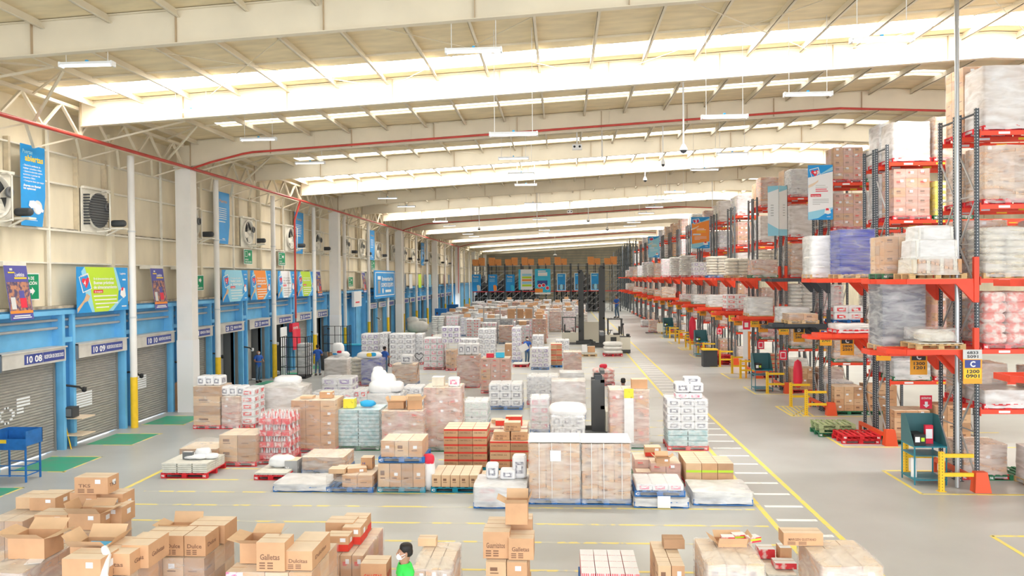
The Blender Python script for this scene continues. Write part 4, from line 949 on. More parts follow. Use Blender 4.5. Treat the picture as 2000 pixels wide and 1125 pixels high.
# stepped round wrapped load on nearest upper end shelf
r=thing('wrapped_pallet_load','big stepped white wrapped load on wood pallet, upper end shelf of nearest rack','pallet load',(XR0-.98,ROWS[0]+.45,5.36))
obj('pallet',pallet_me('wood',1.4,1.0),r)
m=MB(); rg=random.Random(4)
m2=MB()
for k in range(13):
    a=2*PI*k/13; 
for k in range(11): m2.box(-.6+k*.11,-.46,.15,-.51+k*.11,.44,.5,'carton' if k%3 else 'sack_beige')
m2.build('carton_stack',r)
def rr(w,d,z,e=.12): return [(-w/2+e,-d/2,z),(w/2-e,-d/2,z),(w/2,-d/2+e,z),(w/2,d/2-e,z),(w/2-e,d/2,z),(-w/2+e,d/2,z),(-w/2,d/2-e,z),(-w/2,-d/2+e,z)]
secs=[(1.34,1.02,.1),(1.28,.98,.3),(1.2,.94,.55),(1.17,.92,.57),(1.14,.9,.98),(.98,.86,1.01),(.95,.84,1.32),(.86,.78,1.36),(0.01,.01,1.37)]
vs=[]
for w_,d_,z_ in secs: vs+=rr(w_,d_,z_,min(.16,w_/3))
fs=[(i*8+k,i*8+(k+1)%8,(i+1)*8+(k+1)%8,(i+1)*8+k) for i in range(len(secs)-1) for k in range(8)]
m.add(vs,fs[:16],'film'); m.add(vs,fs[16:],'film_heavy'); m.build('stretch_film',r)
m=MB(); m.box(-.5,-.42,.5,.5,.4,.98,'sack'); m.box(-.42,-.38,.98,.42,.36,1.32,'sack'); m.build('sack_stack',r)
r=thing('wrapped_bundle','low beige wrapped bundle on the flat wood pallet of nearest rack end','bundle',(XR0-.95,ROWS[0]+.5,3.57+.165)); m=MB(); m.blob(.1,0,.16,.85,.7,.34,'sack_beige',e=6,n=16,k=6,jit=.03,rg=rg); m.build('bundle',r); film_mb(.95,.8,.36,3,'film',True).build('stretch_film',r)
# hanging rack banners
def rackban(X,Y,z0,w,h,body,label,num=None):
    m=MB(); m.box(X,Y-.02,z0,X+w,Y,z0+h,'ban_blue'); y=Y-.024; m.bar((X+.1,Y+.01,z0+h-.3),(10.5,Y+.62,z0+h-.3),.04,.04,'rack_dark')
    P=(X,y,z0); U=(w,0,0); V=(0,0,h)
    m.poly(P,U,V,[(0,.08),(1,.22),(1,.88),(0,.77)] if body=='ban_white' else [(0.04,.12),(.98,.2),(.98,.9),(.04,.8)],body); m.poly((X,y-.003,z0),U,V,[(.0,.0),(.4,.03),(1,.2),(1,.225),(.0,.14)],'ban_sky'); m.poly((X,y-.003,z0),U,V,[(0,.76),(.55,.85),(1,.97),(1,.9)],'ban_sky')
    y-=.006; m.poly((X,y,z0),U,V,[(.05,.92),(.42,.96),(.5,.82),(.15,.77)],'white'); m.poly((X,y-.003,z0),U,V,[(.07,.91),(.4,.945),(.47,.825),(.17,.785)],'ban_blue')
    m.poly((X,y-.006,z0),U,V,[(.12,.86),(.14,.9),(.2,.905),(.26,.885),(.34,.915),(.42,.9),(.4,.84),(.28,.795)],'ban_red')
    if num: m.text(num,(X+w*.22,y-.01,z0+.83*h),UX,UZ,.13*w/.9,'white',bold=.04)
    m.poly((X,y,z0),U,V,[(-.0,.63),(.3,.69),(.42,.73),(.4,.69),(.2,.62),(.0,.58)],'carton_top')
    c='white' if body!='ban_white' else 'lightgrey'; c2='ban_red' if body=='ban_white' else 'sign_yellow'
    for j,(mt,ww) in enumerate([(c,.4),(c,.5),(c2,.45),(c2,.5)]): m.quad((X+.3*w,y,z0+(.62-.035*j)*h),UX,UZ,ww*w,.03,mt)
    m.quad((X+.1*w,y,z0+.42*h),UX,UZ,.42*w,.05*h,'ban_red' if body=='ban_white' else 'ban_white'); m.text('Recepción',(X+.13*w,y-.004,z0+.43*h),UX,UZ,.05,'white' if body=='ban_white' else 'ban_blue',w=.35*w)
    for j in range(4): m.quad((X+.18*w,y,z0+(.37-.03*j)*h),UX,UZ,(.65 if j<3 else .3)*w,.018,'grey' if body=='ban_white' else 'ban_white')
    m.poly((X,y,z0),U,V,[(.65,.12),(.68,.2),(.88,.2),(.92,.12),(.8,.1)],'white'); m.poly((X,y-.004,z0),U,V,[(.7,.17),(.72,.21),(.82,.21),(.84,.17)],'ban_red'); m.quad((X+.75*w,y,z0+.05*h),UX,UZ,.15*w,.02,'white')
    tag(m.build('rack_banner'),label,'banner','banners on rack ends')
rackban(9.52,31.2,7.6,.93,2.1,'ban_white','white and blue banner with red heart and number 3 hung on third rack row','+3')
rackban(9.62,59.2,7.5,1.35,2.3,'ban_orange','orange and blue banner hung at the eighth rack row end','2')
rackban(9.5,86.7,7.5,1.2,2.3,'ban_sky','pale blue banner hung at a far rack row end')
for s in (0,1):
    m=MB(); X=9.6+.45*s; y=37.2
    m.add([(X,y+.25*(1-s),7.3),(X+.43,y+.25*s,7.3),(X+.43,y+.25*s,9.6),(X,y+.25*(1-s),9.6)],[(0,1,2,3)],'ban_white'); m.add([(X,y+.25*(1-s)-.005,7.3),(X+.43,y+.25*s-.005,7.3),(X+.43,y+.25*s-.005,7.6),(X,y+.25*(1-s)-.005,7.9 if s==0 else 7.6)],[(0,1,2,3)],'ban_sky')
    m.add([(X,y+.25*(1-s)-.005,9.3),(X+.43,y+.25*s-.005,9.45),(X+.43,y+.25*s-.005,9.6),(X,y+.25*(1-s)-.005,9.6)],[(0,1,2,3)],'ban_sky')
    for j in range(5): m.quad((X+.1,y-.01+.125,8.7-.12*j),UX,UZ,.2,.03,'grey')
    tag(m.build('rack_banner'),'narrow white and blue banner on fourth rack row, %s of the folded pair'%('left','right')[s],'banner','banners on rack ends')
# aisle end guards, kiosks, floor outlines
for i,Y in enumerate(ROWS[:11]):
    y0,y1=Y-.4,Y+2.0; x0=8.95; m=path([(15,y0),(x0,y0),(x0,y1),(15,y1)],.09)
    if i in (2,7):
        for k in range(5): q=k/5; m.bar((x0+.1+.9*q,y0+.1+.2*0,.003),(x0+.25+.9*q,y1,.003),.06,.005,'yellow_line')
        m.bar((x0,y0+.02,.003),(x0+1.4,y1,.003),.07,.005,'yellow_line')
    trim(m)
    if i in (1,): continue
    for k,(yy,h) in enumerate(((Y-.12,.95),(Y+1.95,.95))):
        if k and i in (3,5): continue
        r=thing('yellow_barrier','yellow steel guard barrier at the %s corner of the %s rack row'%(('front','rear')[k],ORD[i]),'barrier',(9.55,yy,0),0,'yellow barriers')
        m=MB(); m.box(-.055,-.055,0,.055,.055,1.0,'guard_post'); m.box(-.09,-.09,0,.09,.09,.012,'yellow'); m.build('post',r)
        for z in (.38,.86): m=MB(); m.box(.056,-.035,z,.78,.035,z+.09,'yellow'); m.build('rail',r)
    if i in (0,3,6,9):
        r=thing('scanner_kiosk','teal steel desk kiosk behind the yellow barrier, %s rack row end'%ORD[i],'kiosk',(9.55,Y+.85,0),0,'desk kiosks')
        m=MB(); m.box(-.42,-.4,.12,.42,.4,.15,'kiosk'); m.build('bottom_shelf',r); m=MB(); m.box(-.42,-.4,.98,.42,.4,1.01,'kiosk'); m.build('desk_top',r); m=MB(); m.box(-.42,-.4,.75,.42,.4,.77,'kiosk'); m.build('middle_shelf',r)
        for a in (-.4,.4):
            for b in (-.38,.38): m=MB(); m.box(a-.015,b-.015,0,a+.015,b+.015,1.0,'kiosk'); m.build('leg',r)
        m=MB()
        for s in (-.42,.41): 
            m.add([(s,-.4,1.01),(s,.4,1.01),(s,.4,1.75),(s,.1,1.75),(s+.01,-.4,1.01),(s+.01,.4,1.01),(s+.01,.4,1.75),(s+.01,.1,1.75)],[(0,1,2,3),(7,6,5,4),(0,3,7,4),(3,2,6,7)],'mesh_dark')
        m.box(-.42,.39,1.01,.42,.4,1.75,'mesh_dark'); m.build('side_screen',r)
        m=MB(); m.box(-.38,-.3,1.012,-.08,.2,1.3,'black'); m.quad((-.35,-.302,1.1),UX,UZ,.12,.14,'label'); m.quad((-.2,-.302,1.12),UX,UZ,.09,.1,'ban_lime'); m.build('label_printer',r)
        if i==0: m=MB(); m.lathe((-.3,-.1,.151),[(.07,0),(.07,.5),(0,.5)],'white',12); m.build('paper_roll',r); m=MB(); m.box(.02,-.05,1.012,.22,.05,1.5,'ban_red'); m.quad((.03,-.055,1.15),UX,UZ,.17,.25,'label'); m.build('red_bottle',r)
    m=MB(); m.box(10.45-.35*(i%2),Y-.14,1.55,10.8-.35*(i%2),Y-.12,2.0,'ban_red'); m.quad((10.5-.35*(i%2),Y-.142,1.62),UX,UZ,.24,.3,'ban_white'); m.quad((10.53-.35*(i%2),Y-.144,1.66),UX,UZ,.18,.22,'ban_red')
    if i in (3,4,6,8): tag(m.build('fire_sign'),'small red and white fire equipment sign, %s rack row end'%ORD[i],'sign','red fire signs')
m=MB(); m.box(9.93,22.62,1.75,10.25,22.64,2.12,'ban_red'); m.text('EXTINTOR',(9.96,22.61,2.02),UX,UZ,.05,'white',w=.26,bold=.03); m.poly((10.09,22.61,1.9),UX,UZ,[(-.04,.05),(.04,.05),(.04,-.04),(.09,-.04),(0,-.12),(-.09,-.04),(-.04,-.04)],'white'); tag(m.build('fire_sign'),'red dashed fire sign with white down arrow behind the nearest kiosk','sign','red fire signs')
r=thing('covered_extinguisher','red covered fire extinguisher hanging at the third rack row end','fire extinguisher',(9.9,33.9,1.35)); m=MB(); m.lathe((0,0,0),[(.0,-.6),(.12,-.55),(.2,-.3),(.19,.2),(.14,.5),(.0,.6)],'ban_red',10); m.build('cover',r)
r=thing('covered_extinguisher','red covered extinguisher farther along, beside orange barrier of a mid rack row','fire extinguisher',(9.7,59.3,1.6)); m=MB(); m.lathe((0,0,0),[(.0,-.8),(.2,-.75),(.26,-.3),(.25,.5),(.14,.8),(.0,.85)],'ban_red',10); m.build('cover',r)
r=thing('standing_poster','tall red and white fire poster post at the fourth rack row end','sign',(9.85,43.0,0)); m=MB(); m.box(-.05,0,0,.05,.05,1.0,'sign_orange'); m.build('stand',r); m=MB(); m.box(-.16,-.02,1.0,.22,.0,3.1,'ban_white'); m.quad((-.16,-.024,2.6),UX,UZ,.38,.5,'ban_red'); m.quad((.1,-.026,1.0),UX,UZ,.12,1.5,'ban_orange'); m.quad((-.08,-.026,2.72),UX,UZ,.2,.25,'white'); m.build('poster',r)
r=thing('waste_bin','black waste bin with yellow rim beside the fifth rack row','bin',(8.95,48.6,0)); m=MB(); m.box(-.42,-.35,0,.42,.35,1.0,'dark'); m.build('bin_body',r); m=MB(); m.box(-.46,-.38,1.0,.46,.38,1.07,'yellow'); m.build('rim',r)
# ================================================================== FLOOR STOCK
def place(xl,xr,yb,yt,kind,label,d=1.0,pal='p_blue',film='film',seed=1,extra=0,**k):
    # front-bottom edge seen at (xl..xr, yb); top front edge at yt -> real position, width and height
    a=fl(xl,yb); b=fl(xr,yb); w=b[0]-a[0]; Y=(a[1]+b[1])/2; dd=ray((xl+xr)/2,yt); z=CAMH+dd.z*Y/dd.y
    h=max(.06,z-.142); pw=k.pop('pw',w+.03)
    load(label,(a[0]+b[0])/2,Y+d/2,0,kind,w=w,d=d,h=h,pal=pal,film=film,seed=seed,pw=pw,pd=d+.03,**k)
    return ((a[0]+b[0])/2,Y,w,h+.142)
def near(p,u,v,dz,w,d,h,label,**k):
    # carton on top of load p, u,v in 0..1 across width and depth
    X,Y,W_,H=p; return box_thing(label,X-W_/2+W_*u,Y+v,H+.014+dz,w,d,h,**k)
G1='loads in the front floor row'
# --- front row, left to right
p=place(315,405,934,905,'boards','flat stack of boards on red pallet, leftmost load near the dock side line',d=1.2,pal='p_red',film=None,uh=.06,nx=3,ny=2)
r=thing('plastic_bundle','white crumpled plastic sheet lying on the flat board stack','plastic sheet',(p[0]+.1,p[1]+.65,p[3]+.01)); m=MB(); rg=random.Random(8)
for a in ((0,0,.7,.6,.12),(.1,.1,.45,.3,.26),(.42,-.05,.4,.3,.14)): m.blob(a[0],a[1],a[4]*.5,a[2],a[3],a[4],'plastic_white',e=3,n=14,k=6,jit=.09,rg=rg)
m.build('sheet',r)
box_thing('small dark and white box on the flat board stack',p[0]-.12,p[1]+.5,p[3]+.015,.28,.12,.2,mt='darkgrey',topm='white',lab=False)
p=place(350,424,893,868,'carton','carton load with peaked clear film and white label, behind the flat board stack',d=1.1,pal=None,film='film_light',peak=.25,nx=2,ny=2,uh=.5)
p=place(428,500,911,850,'carton','two tier carton load on red pallet with white label, left of the red bottle crates',d=1.1,pal='p_red',film='film_light',nx=2,ny=2,uh=.38,split=True)
p=place(497,560,938,934,'boards','bare red pallet with a lump of white film',d=1.1,pal='p_red',film=None,uh=.03); 
m=MB(); m.blob(0,0,.16,.7,.5,.32,'plastic_white',e=3,n=14,k=6,jit=.1,rg=rg); o=m.build('film_lump',None,(p[0]+.05,p[1]+.75,p[3])); tag(o,'crumpled white film lump on the red pallet','plastic sheet')
p=place(505,565,907,808,'jug','stack of red and white bottle crates on red pallet',d=1.05,pal='p_red',film='film_light',nx=4,ny=3,uh=.36)
p=place(534,640,961,946,'sack','flat white wrapped load on blue pallet, second from left in the front row',d=1.15,pal='p_blue',film='film_heavy',uh=.12)
p=place(590,672,928,893,'carton','low wrapped carton load behind the flat white load',d=1.1,pal='p_blue',film='film',nx=2,ny=2,uh=.5)
box_thing('grey carton with a white H left of the low wrapped load',*fl(574,925),0,.35,.5,.42,mt='grey',topm='carton_top',text='H',tcol='white',lab=False)
p=place(638,728,962,928,'carton','slumped carton load with loose film on dark blue pallet in the front row',d=1.15,pal='p_blue',film='film_light',nx=3,ny=2,uh=.3,missing=.3)
near(p,.2,.25,0,.42,.35,.12,'flat yellow topped carton on the slumped load',mt='carton2',lab=False); near(p,.75,.75,0,.3,.3,.3,'dark printed carton with H on the slumped load',mt='carton',text='H',tcol='navy',lab=False); near(p,.55,.5,-.15,.5,.5,.25,'tilted carton in the middle of the slumped load',rz=.3)
p=place(738,830,962,906,'bigc','wrapped carton load on teal pallet carrying a second pallet',d=1.1,pal='p_teal',film='film_light',nx=4,ny=3,uh=.45,split=True)
load('short carton load with torn white film stacked on top of the teal pallet load',p[0],p[1]+.55,p[3]+.02,'carton',w=1.08,d=.95,h=.42,pal='p_blue',film='film_light',seed=3,nx=3,ny=2,uh=.42,peak=.15,split=True)
p=place(843,935,962,928,'carton','low unwrapped carton load on teal pallet, right of the double stacked one',d=1.1,pal='p_teal',film=None,nx=5,ny=4,uh=.38,split=True)
m=MB(); m.blob(0,0,.45,.34,.3,.9,'plastic_white',e=3,n=12,k=7,jit=.08,rg=rg); m.blob(.0,-.02,.8,.3,.26,.3,'ban_red',e=3,n=12,k=6,jit=.06,rg=rg); tag(m.build('plastic_bag',None,(*fl(838,957),0)),'white and red plastic bag standing between the two teal pallets','bag')
p=place(926,1027,993,952,'redp','low white and red pack load on blue pallet beside the tall film wrapped cartons',d=1.25,pal='p_blue',film='film_heavy',uh=.2)
for j,(u,v,w_,h_) in enumerate([(.3,.9,.3,.35),(.62,.85,.38,.22),(.85,.95,.35,.55)]): 
    X,Y,W_,H=p; r=thing('white_packet','white packet bundle, %s of three on the low white and red load'%['left','middle','right'][j],'packet',(X-W_/2+W_*u,Y+v,H+.03),0,'white packets'); m=MB(); u_pack(m,-w_/2,-.2,0,w_,.35,h_,rg,'white'); m.build('packet',r)
TALL='tall carton load strapped with white cord and film on blue pallet, '
p1=place(1034,1133,985,866,'bigc',TALL+'left of the pair',d=1.1,pal='p_blue',film='film',seed=2,nx=3,ny=2,uh=.3,split=True)
p2=place(1137,1232,986,867,'bigc',TALL+'right of the pair',d=1.1,pal='p_blue',film='film',seed=5,nx=3,ny=2,uh=.3,split=True)
for q,pp in enumerate((p1,p2)):
    X,Y,W_,H=pp
    for j,f in enumerate((.2,.45,.82)):
        m=MB(); m.box(X-W_/2+W_*f-.008,Y-.05,.15,X-W_/2+W_*f+.008,Y-.035,H+.02,'white'); tag(m.build('strap_cord'),'white vertical cord down the front of the %s tall carton load, %s of three'%(('left','right')[q],('first','second','third')[j]),'cord','strap cords')
    m=MB(); m.box(X-W_/2-.02,Y-.02,H+.03,X+W_/2+.02,Y+1.1,H+.045,'plastic_white'); tag(m.build('top_sheet'),'pale cover sheet on top of the %s tall carton load'%('left','right')[q],'sheet')
X,Y,W_,H=p1; m=MB(); m.box(X-.1,Y-.06,H-.42,X+.16,Y-.045,H-.16,'label'); tag(m.build('paper_notice'),'white paper sheet taped to the left tall carton load','paper')
p=place(1240,1344,992,974,'boards','low film wrapped load under the pink pack pallet at front right',d=1.15,pal='p_blue',film='film_heavy',uh=.1)
X,Y,W_,H=p; load('blue pallet with pink and white packs resting on the low wrapped load',X-.02,Y+.6,H+.02,'pink',w=1.12,d=1.0,h=.16,pal='p_blue',film='film_light',seed=2,nx=3,ny=2,uh=.16,split=True)
m=MB(); m.box(X-.1,Y-.08,.02,X+.2,Y-.07,.3,'label'); tag(m.build('paper_notice'),'white paper sheet on the front of the lowest blue pallet at right','paper')
p=place(1356,1469,987,962,'sack','flat white film covered load on blue pallet, rightmost of the front row',d=1.2,pal='p_blue',film='film_heavy',uh=.14)
p=place(1243,1330,950,905,'pinkc','mixed carton load behind the pink pack pallet',d=1.3,pal='p_green',film='film_light',nx=3,ny=3,uh=.25,missing=.25,split=True)
near(p,.45,.9,0,.42,.35,.25,'orange banded carton on top of the mixed carton load',red=True); near(p,.6,.15,-.1,.35,.3,.22,'open carton with white label at the front of the mixed load',open_=True)
p=place(1340,1433,955,905,'greentape','three cartons wide load with lime tape bands on red pallet',d=1.35,pal='p_red',film=None,nx=3,ny=3,uh=.24,split=True,missing=.12)
p=place(867,952,922,838,'redtape','carton tower with red bands, left of the two, fifth column of the front stock',d=1.1,pal='p_teal',film=None,nx=3,ny=3,uh=.23,split=True,seed=2)
p=place(957,1037,925,862,'redtape','carton tower with red bands, right of the two',d=1.1,pal='p_teal',film=None,nx=2,ny=3,uh=.23,split=True,seed=3)
X,Y,W_,H=p
for j,(a,b,c) in enumerate([(-.25,.3,0),(.25,.3,0),(0,.75,0),(.05,.35,.25)]): box_thing('red banded carton on the right carton tower, %s'%['front left','front right','rear middle','topmost one'][j],X+a,Y+b,H+.01+c,.46,.36,.235,text='SOMA PEREZ, S.A.',lab=False,group='loose red banded cartons')
p=place(978,1034,955,918,'bigc','low brown carton with printed emblem in front of the right red banded tower',d=.8,pal=None,film=None,nx=1,ny=1,uh=.6)
box_thing('flat carton pile left of the tall strapped cartons, on the floor',*fl(960,948),0,.5,.4,.35,lab=False)
# --- second band
p=place(569,655,885,782,'carton','tall brown carton load with open cartons on top, left centre',d=1.1,pal='p_red',film='film_light',nx=3,ny=3,uh=.3,split=True,seed=4)
near(p,.3,.4,0,.4,.35,.08,'opened flat carton on the tall brown load',mt='carton2',lab=False); near(p,.72,.5,0,.4,.3,.2,'carton with red print on top of the tall brown load')
p=place(658,742,880,800,'trayt','grey green tray load wrapped in film, left centre',d=1.15,pal='p_green',film='film_light',uh=.12,seed=3)
near(p,.25,.35,0,.35,.35,.3,'yellow and white snack carton on the tray load',mt='yellow_box',topm='pack_green',lab=False)
m=MB(); m.blob(0,0,.1,.5,.35,.2,'sign_blue',e=3,n=12,k=6,jit=.08,rg=rg); tag(m.build('plastic_bag',None,(p[0]+.2,p[1]+.5,p[3]+.02)),'blue plastic bag lying on the tray load','bag')
p=place(746,826,890,803,'pinkc','pinkish film wrapped carton load with open cartons on top',d=1.1,pal='p_blue',film='film',nx=3,ny=2,uh=.32,seed=2)
near(p,.3,.5,0,.5,.4,.2,'open brown carton on the pinkish load, left',open_=True,lab=False); near(p,.75,.4,0,.45,.4,.28,'tilted open carton on the pinkish load, right',open_=True,rz=.25,lab=False)
p=place(829,900,882,757,'pinkc','tall pinkish carton load under film with small packs on top, centre',d=1.1,pal='p_green',film='film',nx=3,ny=3,uh=.3,seed=6)
near(p,.35,.45,0,.38,.35,.28,'cream carton with brown square on the tall pinkish load',mt='sack_beige',topm='white',lab=False)
X,Y,W_,H=p; r=thing('white_packet','red and white packet on the tall pinkish load','packet',(X+.35,Y+.3,H+.02)); m=MB(); u_pack(m,-.18,-.15,0,.36,.3,.28,rg,'pink'); m.build('packet',r)
p=place(906,952,838,785,'greenp','pale green pack load over grey trays, centre',d=1.2,pal='p_blue',film='film',seed=2)
p=place(952,1030,880,835,'pinkc','low mixed carton load behind the right red banded tower',d=1.2,pal='p_blue',film='film_light',seed=3,nx=3,ny=3,uh=.24)
for j,(u,v,w_,h_,mt_) in enumerate([(.35,.4,.4,.16,'carton_red'),(.72,.35,.36,.3,'carton_red'),(.2,.8,.35,.12,'carton2'),(.6,.9,.45,.2,'orange2')]): near(p,u,v,0,w_,.32,h_,'%s carton on the low mixed load'%['flat orange red','upright orange red','flat tan','rear bright orange'][j],mt=mt_,topm='carton_top',lab=False)
pA=place(378,430,838,755,'carton','brown carton load with orange banded carton beside the nearest white column',d=1.1,pal='p_red',film='film_light',nx=1,ny=2,uh=.38,split=True)
pB=place(433,468,838,775,'pinkc','narrow wrapped carton load right of the brown one by the column',d=1.1,pal='p_red',film='film',nx=1,ny=2)
for j,(x,y,k_,l) in enumerate([(405,752,'white','white pack bundle on the brown load by the column'),(452,765,'white','small print pack bundle on the narrow wrapped load')]):
    q_=(pA,pB)[j]; r=thing('pack_bundle',l,'packet',(q_[0],q_[1]+.5,q_[3]+.015)); m=MB(); fn_=0
    for q in range(3): u_pack(m,-.45+.3*q,-.3,0,.3,.6,.34,rg,k_)
    m.build('pack',r)
p=place(470,497,836,760,'redp','pink and white pack column right of the narrow wrapped load',d=1.1,pal='p_red',film='film_light',nx=1,ny=2)
p=place(504,590,822,757,'carton','carton load draped with white plastic, behind the red bottle crates',d=1.2,pal='p_red',film='film_heavy',nx=3,ny=2,uh=.35,peak=.2,seed=2)
m=MB(); m.blob(0,0,.2,1.1,.7,.4,'plastic_white',e=3,n=16,k=6,jit=.06,rg=rg); tag(m.build('plastic_bundle',None,(p[0]+.1,p[1]+.7,p[3])),'billowing white plastic heap on the draped carton load','plastic sheet')
p=place(607,690,802,768,'pink','wide pink and white pack load left of the white heap',d=1.2,pal='p_red',film='film',seed=3,nx=3,ny=2,uh=.25)
p=place(718,783,838,770,'white','white pack load with heap of white bundles on top, centre left',d=1.2,pal='p_red',film='film_heavy',nx=3,ny=2,uh=.35)
m=MB()
for a in ((-.15,.3,.2,1.05,.8,.55),(.3,.3,.22,.7,.7,.4),(-.3,.4,.5,.6,.55,.65),(-.1,.5,.45,.8,.6,.45),(-.35,.45,.75,.4,.4,.4)): m.blob(a[0],a[1],a[2],a[3],a[4],a[5],'plastic_white',e=3,n=14,k=6,jit=.05,rg=rg)
tag(m.build('plastic_bundle',None,(p[0],p[1]+.2,p[3])),'heap of white plastic bundles, centre left of the stock','plastic sheet')
p=place(628,688,790,738,'purple','purple and grey print pack load behind the pink one',d=1.1,pal='p_red',film='film_light',nx=2,ny=2,uh=.4)
p=place(634,678,738,702,'carton','rounded wrapped carton load with balloon shaped top',d=1.1,pal='p_red',film='film_heavy',peak=.25,nx=2,ny=2)
m=MB(); m.blob(0,0,.4,.7,.6,.8,'plastic_white',e=2.4,n=14,k=8); m.blob(.12,-.25,.3,.3,.12,.14,'ban_red',e=2,jit=.1,rg=rg); m.blob(-.1,-.25,.18,.3,.12,.1,'ban_blue',e=2,jit=.1,rg=rg); m.blob(.18,.05,.1,.9,.7,.4,'plastic_white',e=2.6,n=14,k=6,jit=.06,rg=rg); tag(m.build('plastic_bag',None,(p[0],p[1]+.5,p[3]+.1)),'puffed white bag with red and blue print on the rounded load','bag')
p=place(684,705,752,700,'beige','beige sack load on red pallet left of blue grey trays',d=1.1,pal='p_red',film='film_light',nx=1)
p=place(706,744,757,702,'trayb','blue grey tray stack with white wrap, left centre rear',d=1.1,pal='p_red',film='film',uh=.14)
m=MB(); m.blob(0,0,.15,1.3,.8,.34,'plastic_white',e=3,n=16,k=6,jit=.05,rg=rg); m.blob(.1,-.4,.2,.3,.1,.2,'sign_yellow',e=2); m.blob(.3,-.38,.22,.3,.1,.2,'sign_blue',e=2); tag(m.build('plastic_bundle',None,(p[0]-.2,p[1]+.5,p[3]+.02)),'white bundle with coloured print over the trays and sacks','plastic sheet')
p=place(766,812,754,712,'carton','wrapped carton load with packs on blue pallet, centre left rear',d=1.1,pal='p_blue',film='film',nx=2,ny=2)
X,Y,W_,H=p; r=thing('pack_bundle','grey print packs on the wrapped blue pallet load','packet',(X+.1,Y+.5,H+.02)); m=MB(); u_pack(m,-.3,-.3,0,.6,.5,.45,rg,'white'); m.build('pack',r)
r=thing('heart_balloon','black heart shaped wire sign above the blue pallet load','sign',(X+.72,Y+.4,H+.35)); m=MB(); pts=[(.2*math.sin(t)**3*1.0*1.1,0,.02+.0125*1.1*(13*math.cos(t)-5*math.cos(2*t)-2*math.cos(3*t)-math.cos(4*t))) for t in [2*PI*k/20 for k in range(21)]]; m.tube(pts,.018,'black',5); m.tube([(0,0,-.22),(-.1,0,-.9)],.012,'black',5); m.build('frame',r)
p=place(893,936,757,694,'pinkc','pink banded wrapped carton load on red pallet in mid hall',d=1.1,pal='p_red',film='film',nx=2,ny=2,seed=5)
X,Y,W_,H=p
for j in range(3): r=thing('pack_bundle','grey print pack on the pink banded load, %s'%['left','middle','right'][j],'packet',(X-.35+.35*j,Y+.4,H+.02),0,'packs on the pink load'); m=MB(); u_pack(m,-.17,-.3,0,.34,.6,.55,rg,'white'); m.build('pack',r)
p=place(940,996,768,700,'pinkc','wide pinkish wrapped load with cartons on top in mid hall',d=1.1,pal='p_red',film='film_light',nx=3,ny=2,seed=6)
near(p,.3,.4,0,.35,.3,.2,'red and white small carton on the wide pinkish load',mt='ban_red',lab=False); near(p,.65,.4,0,.4,.3,.25,'teal and white small carton on the wide pinkish load',mt='ban_cyan',lab=False)
p=place(1077,1142,882,812,'white','white and red pack load with domed white top',d=1.2,pal='p_blue',film='film',nx=3,ny=2,uh=.32,seed=3)
m=MB(); m.blob(0,0,.1,1.25,1.1,.45,'plastic_white',e=4,n=16,k=6,jit=.03,rg=rg); tag(m.build('plastic_bundle',None,(p[0],p[1]+.55,p[3])),'domed white cover on the white and red pack load','plastic sheet')
p=place(1078,1143,818,745,'pinkc','tall film veiled carton load behind the domed white load',d=1.1,pal='p_blue',film='film_heavy',nx=2,ny=2,uh=.5,seed=4)
p=place(1192,1268,876,762,'pinkc','tall cartons with yellow and white centre stack on green pallet beside the walkway',d=1.1,pal='p_green',film='film',nx=3,ny=2,uh=.5,seed=2)
X,Y,W_,H=p; m=MB(); m.box(X-.17,Y-.045,.2,X+.13,Y-.03,H-.25,'pack_white'); m.box(X-.17,Y-.046,H-.25,X+.13,Y-.03,H+.05,'yellow_box'); tag(m.build('centre_panel'),'white and yellow pack strip down the front of the walkway load','packet'); near(p,.78,.4,0,.5,.4,.3,'brown carton on the right of the walkway load',lab=False)
p=place(1305,1383,880,840,'trayt','pale teal tray base load on red pallet beside the walkway',d=1.1,pal='p_red',film='film_light',uh=.16,seed=3)
X,Y,W_,H=p; load('tall white pack stack standing on the teal tray load',X,Y+.55,H+.01,'white',w=W_*1.02,d=1.0,h=.95,pal=None,film='film_light',nx=3,ny=2,uh=.26,seed=9)
r=thing('pack_bundle','pink and white packs on top of the tall white stack','packet',(X+.05,Y+.4,H+.02+.96)); m=MB(); u_pack(m,-.4,-.3,0,.4,.6,.16,rg,'pink'); u_pack(m,0,-.3,0,.42,.6,.16,rg,'pink'); m.build('pack',r)
r=thing('pack_bundle','white print packs crowning the tall walkway stack','packet',(X+.05,Y+.45,H+.02+1.14)); m=MB(); u_pack(m,-.4,-.3,0,.45,.6,.3,rg,'white'); u_pack(m,.05,-.3,0,.42,.6,.3,rg,'white'); u_pack(m,-.1,-.2,.3,.5,.5,.16,rg,'white'); m.build('pack',r)
p=place(1159,1200,753,722,'redsack','pink sack load on red pallet standing alone left of the walkway',d=1.1,pal='p_red',film='film_light',nx=1,uh=.22)
m=MB(); m.blob(0,0,.12,.4,.3,.22,'ban_red',e=3,n=12,k=6,jit=.05,rg=rg); tag(m.build('plastic_bag',None,(p[0],p[1]+.4,p[3]+.02)),'red bag on top of the lone pink sack load','bag')
p=place(1179,1216,696,669,'sack','white sack load on red pallet in front of the reach truck',d=1.1,pal='p_red',film=None,nx=1,uh=.3)
p=place(1136,1166,696,689,'boards','open wood pallet with a few cartons left of the white sacks',d=1.1,pal='wood',film=None,uh=.05)
near(p,.2,.4,0,.35,.3,.5,'white carton on the wood pallet',mt='white',topm='white',lab=False); near(p,.65,.5,0,.5,.4,.4,'brown carton on the wood pallet',lab=False)
p=place(1101,1136,745,688,'pinkc','tall wrapped pinkish load in the lane left of the reach truck',d=1.1,pal='p_blue',film='film',nx=2,ny=2,seed=3)
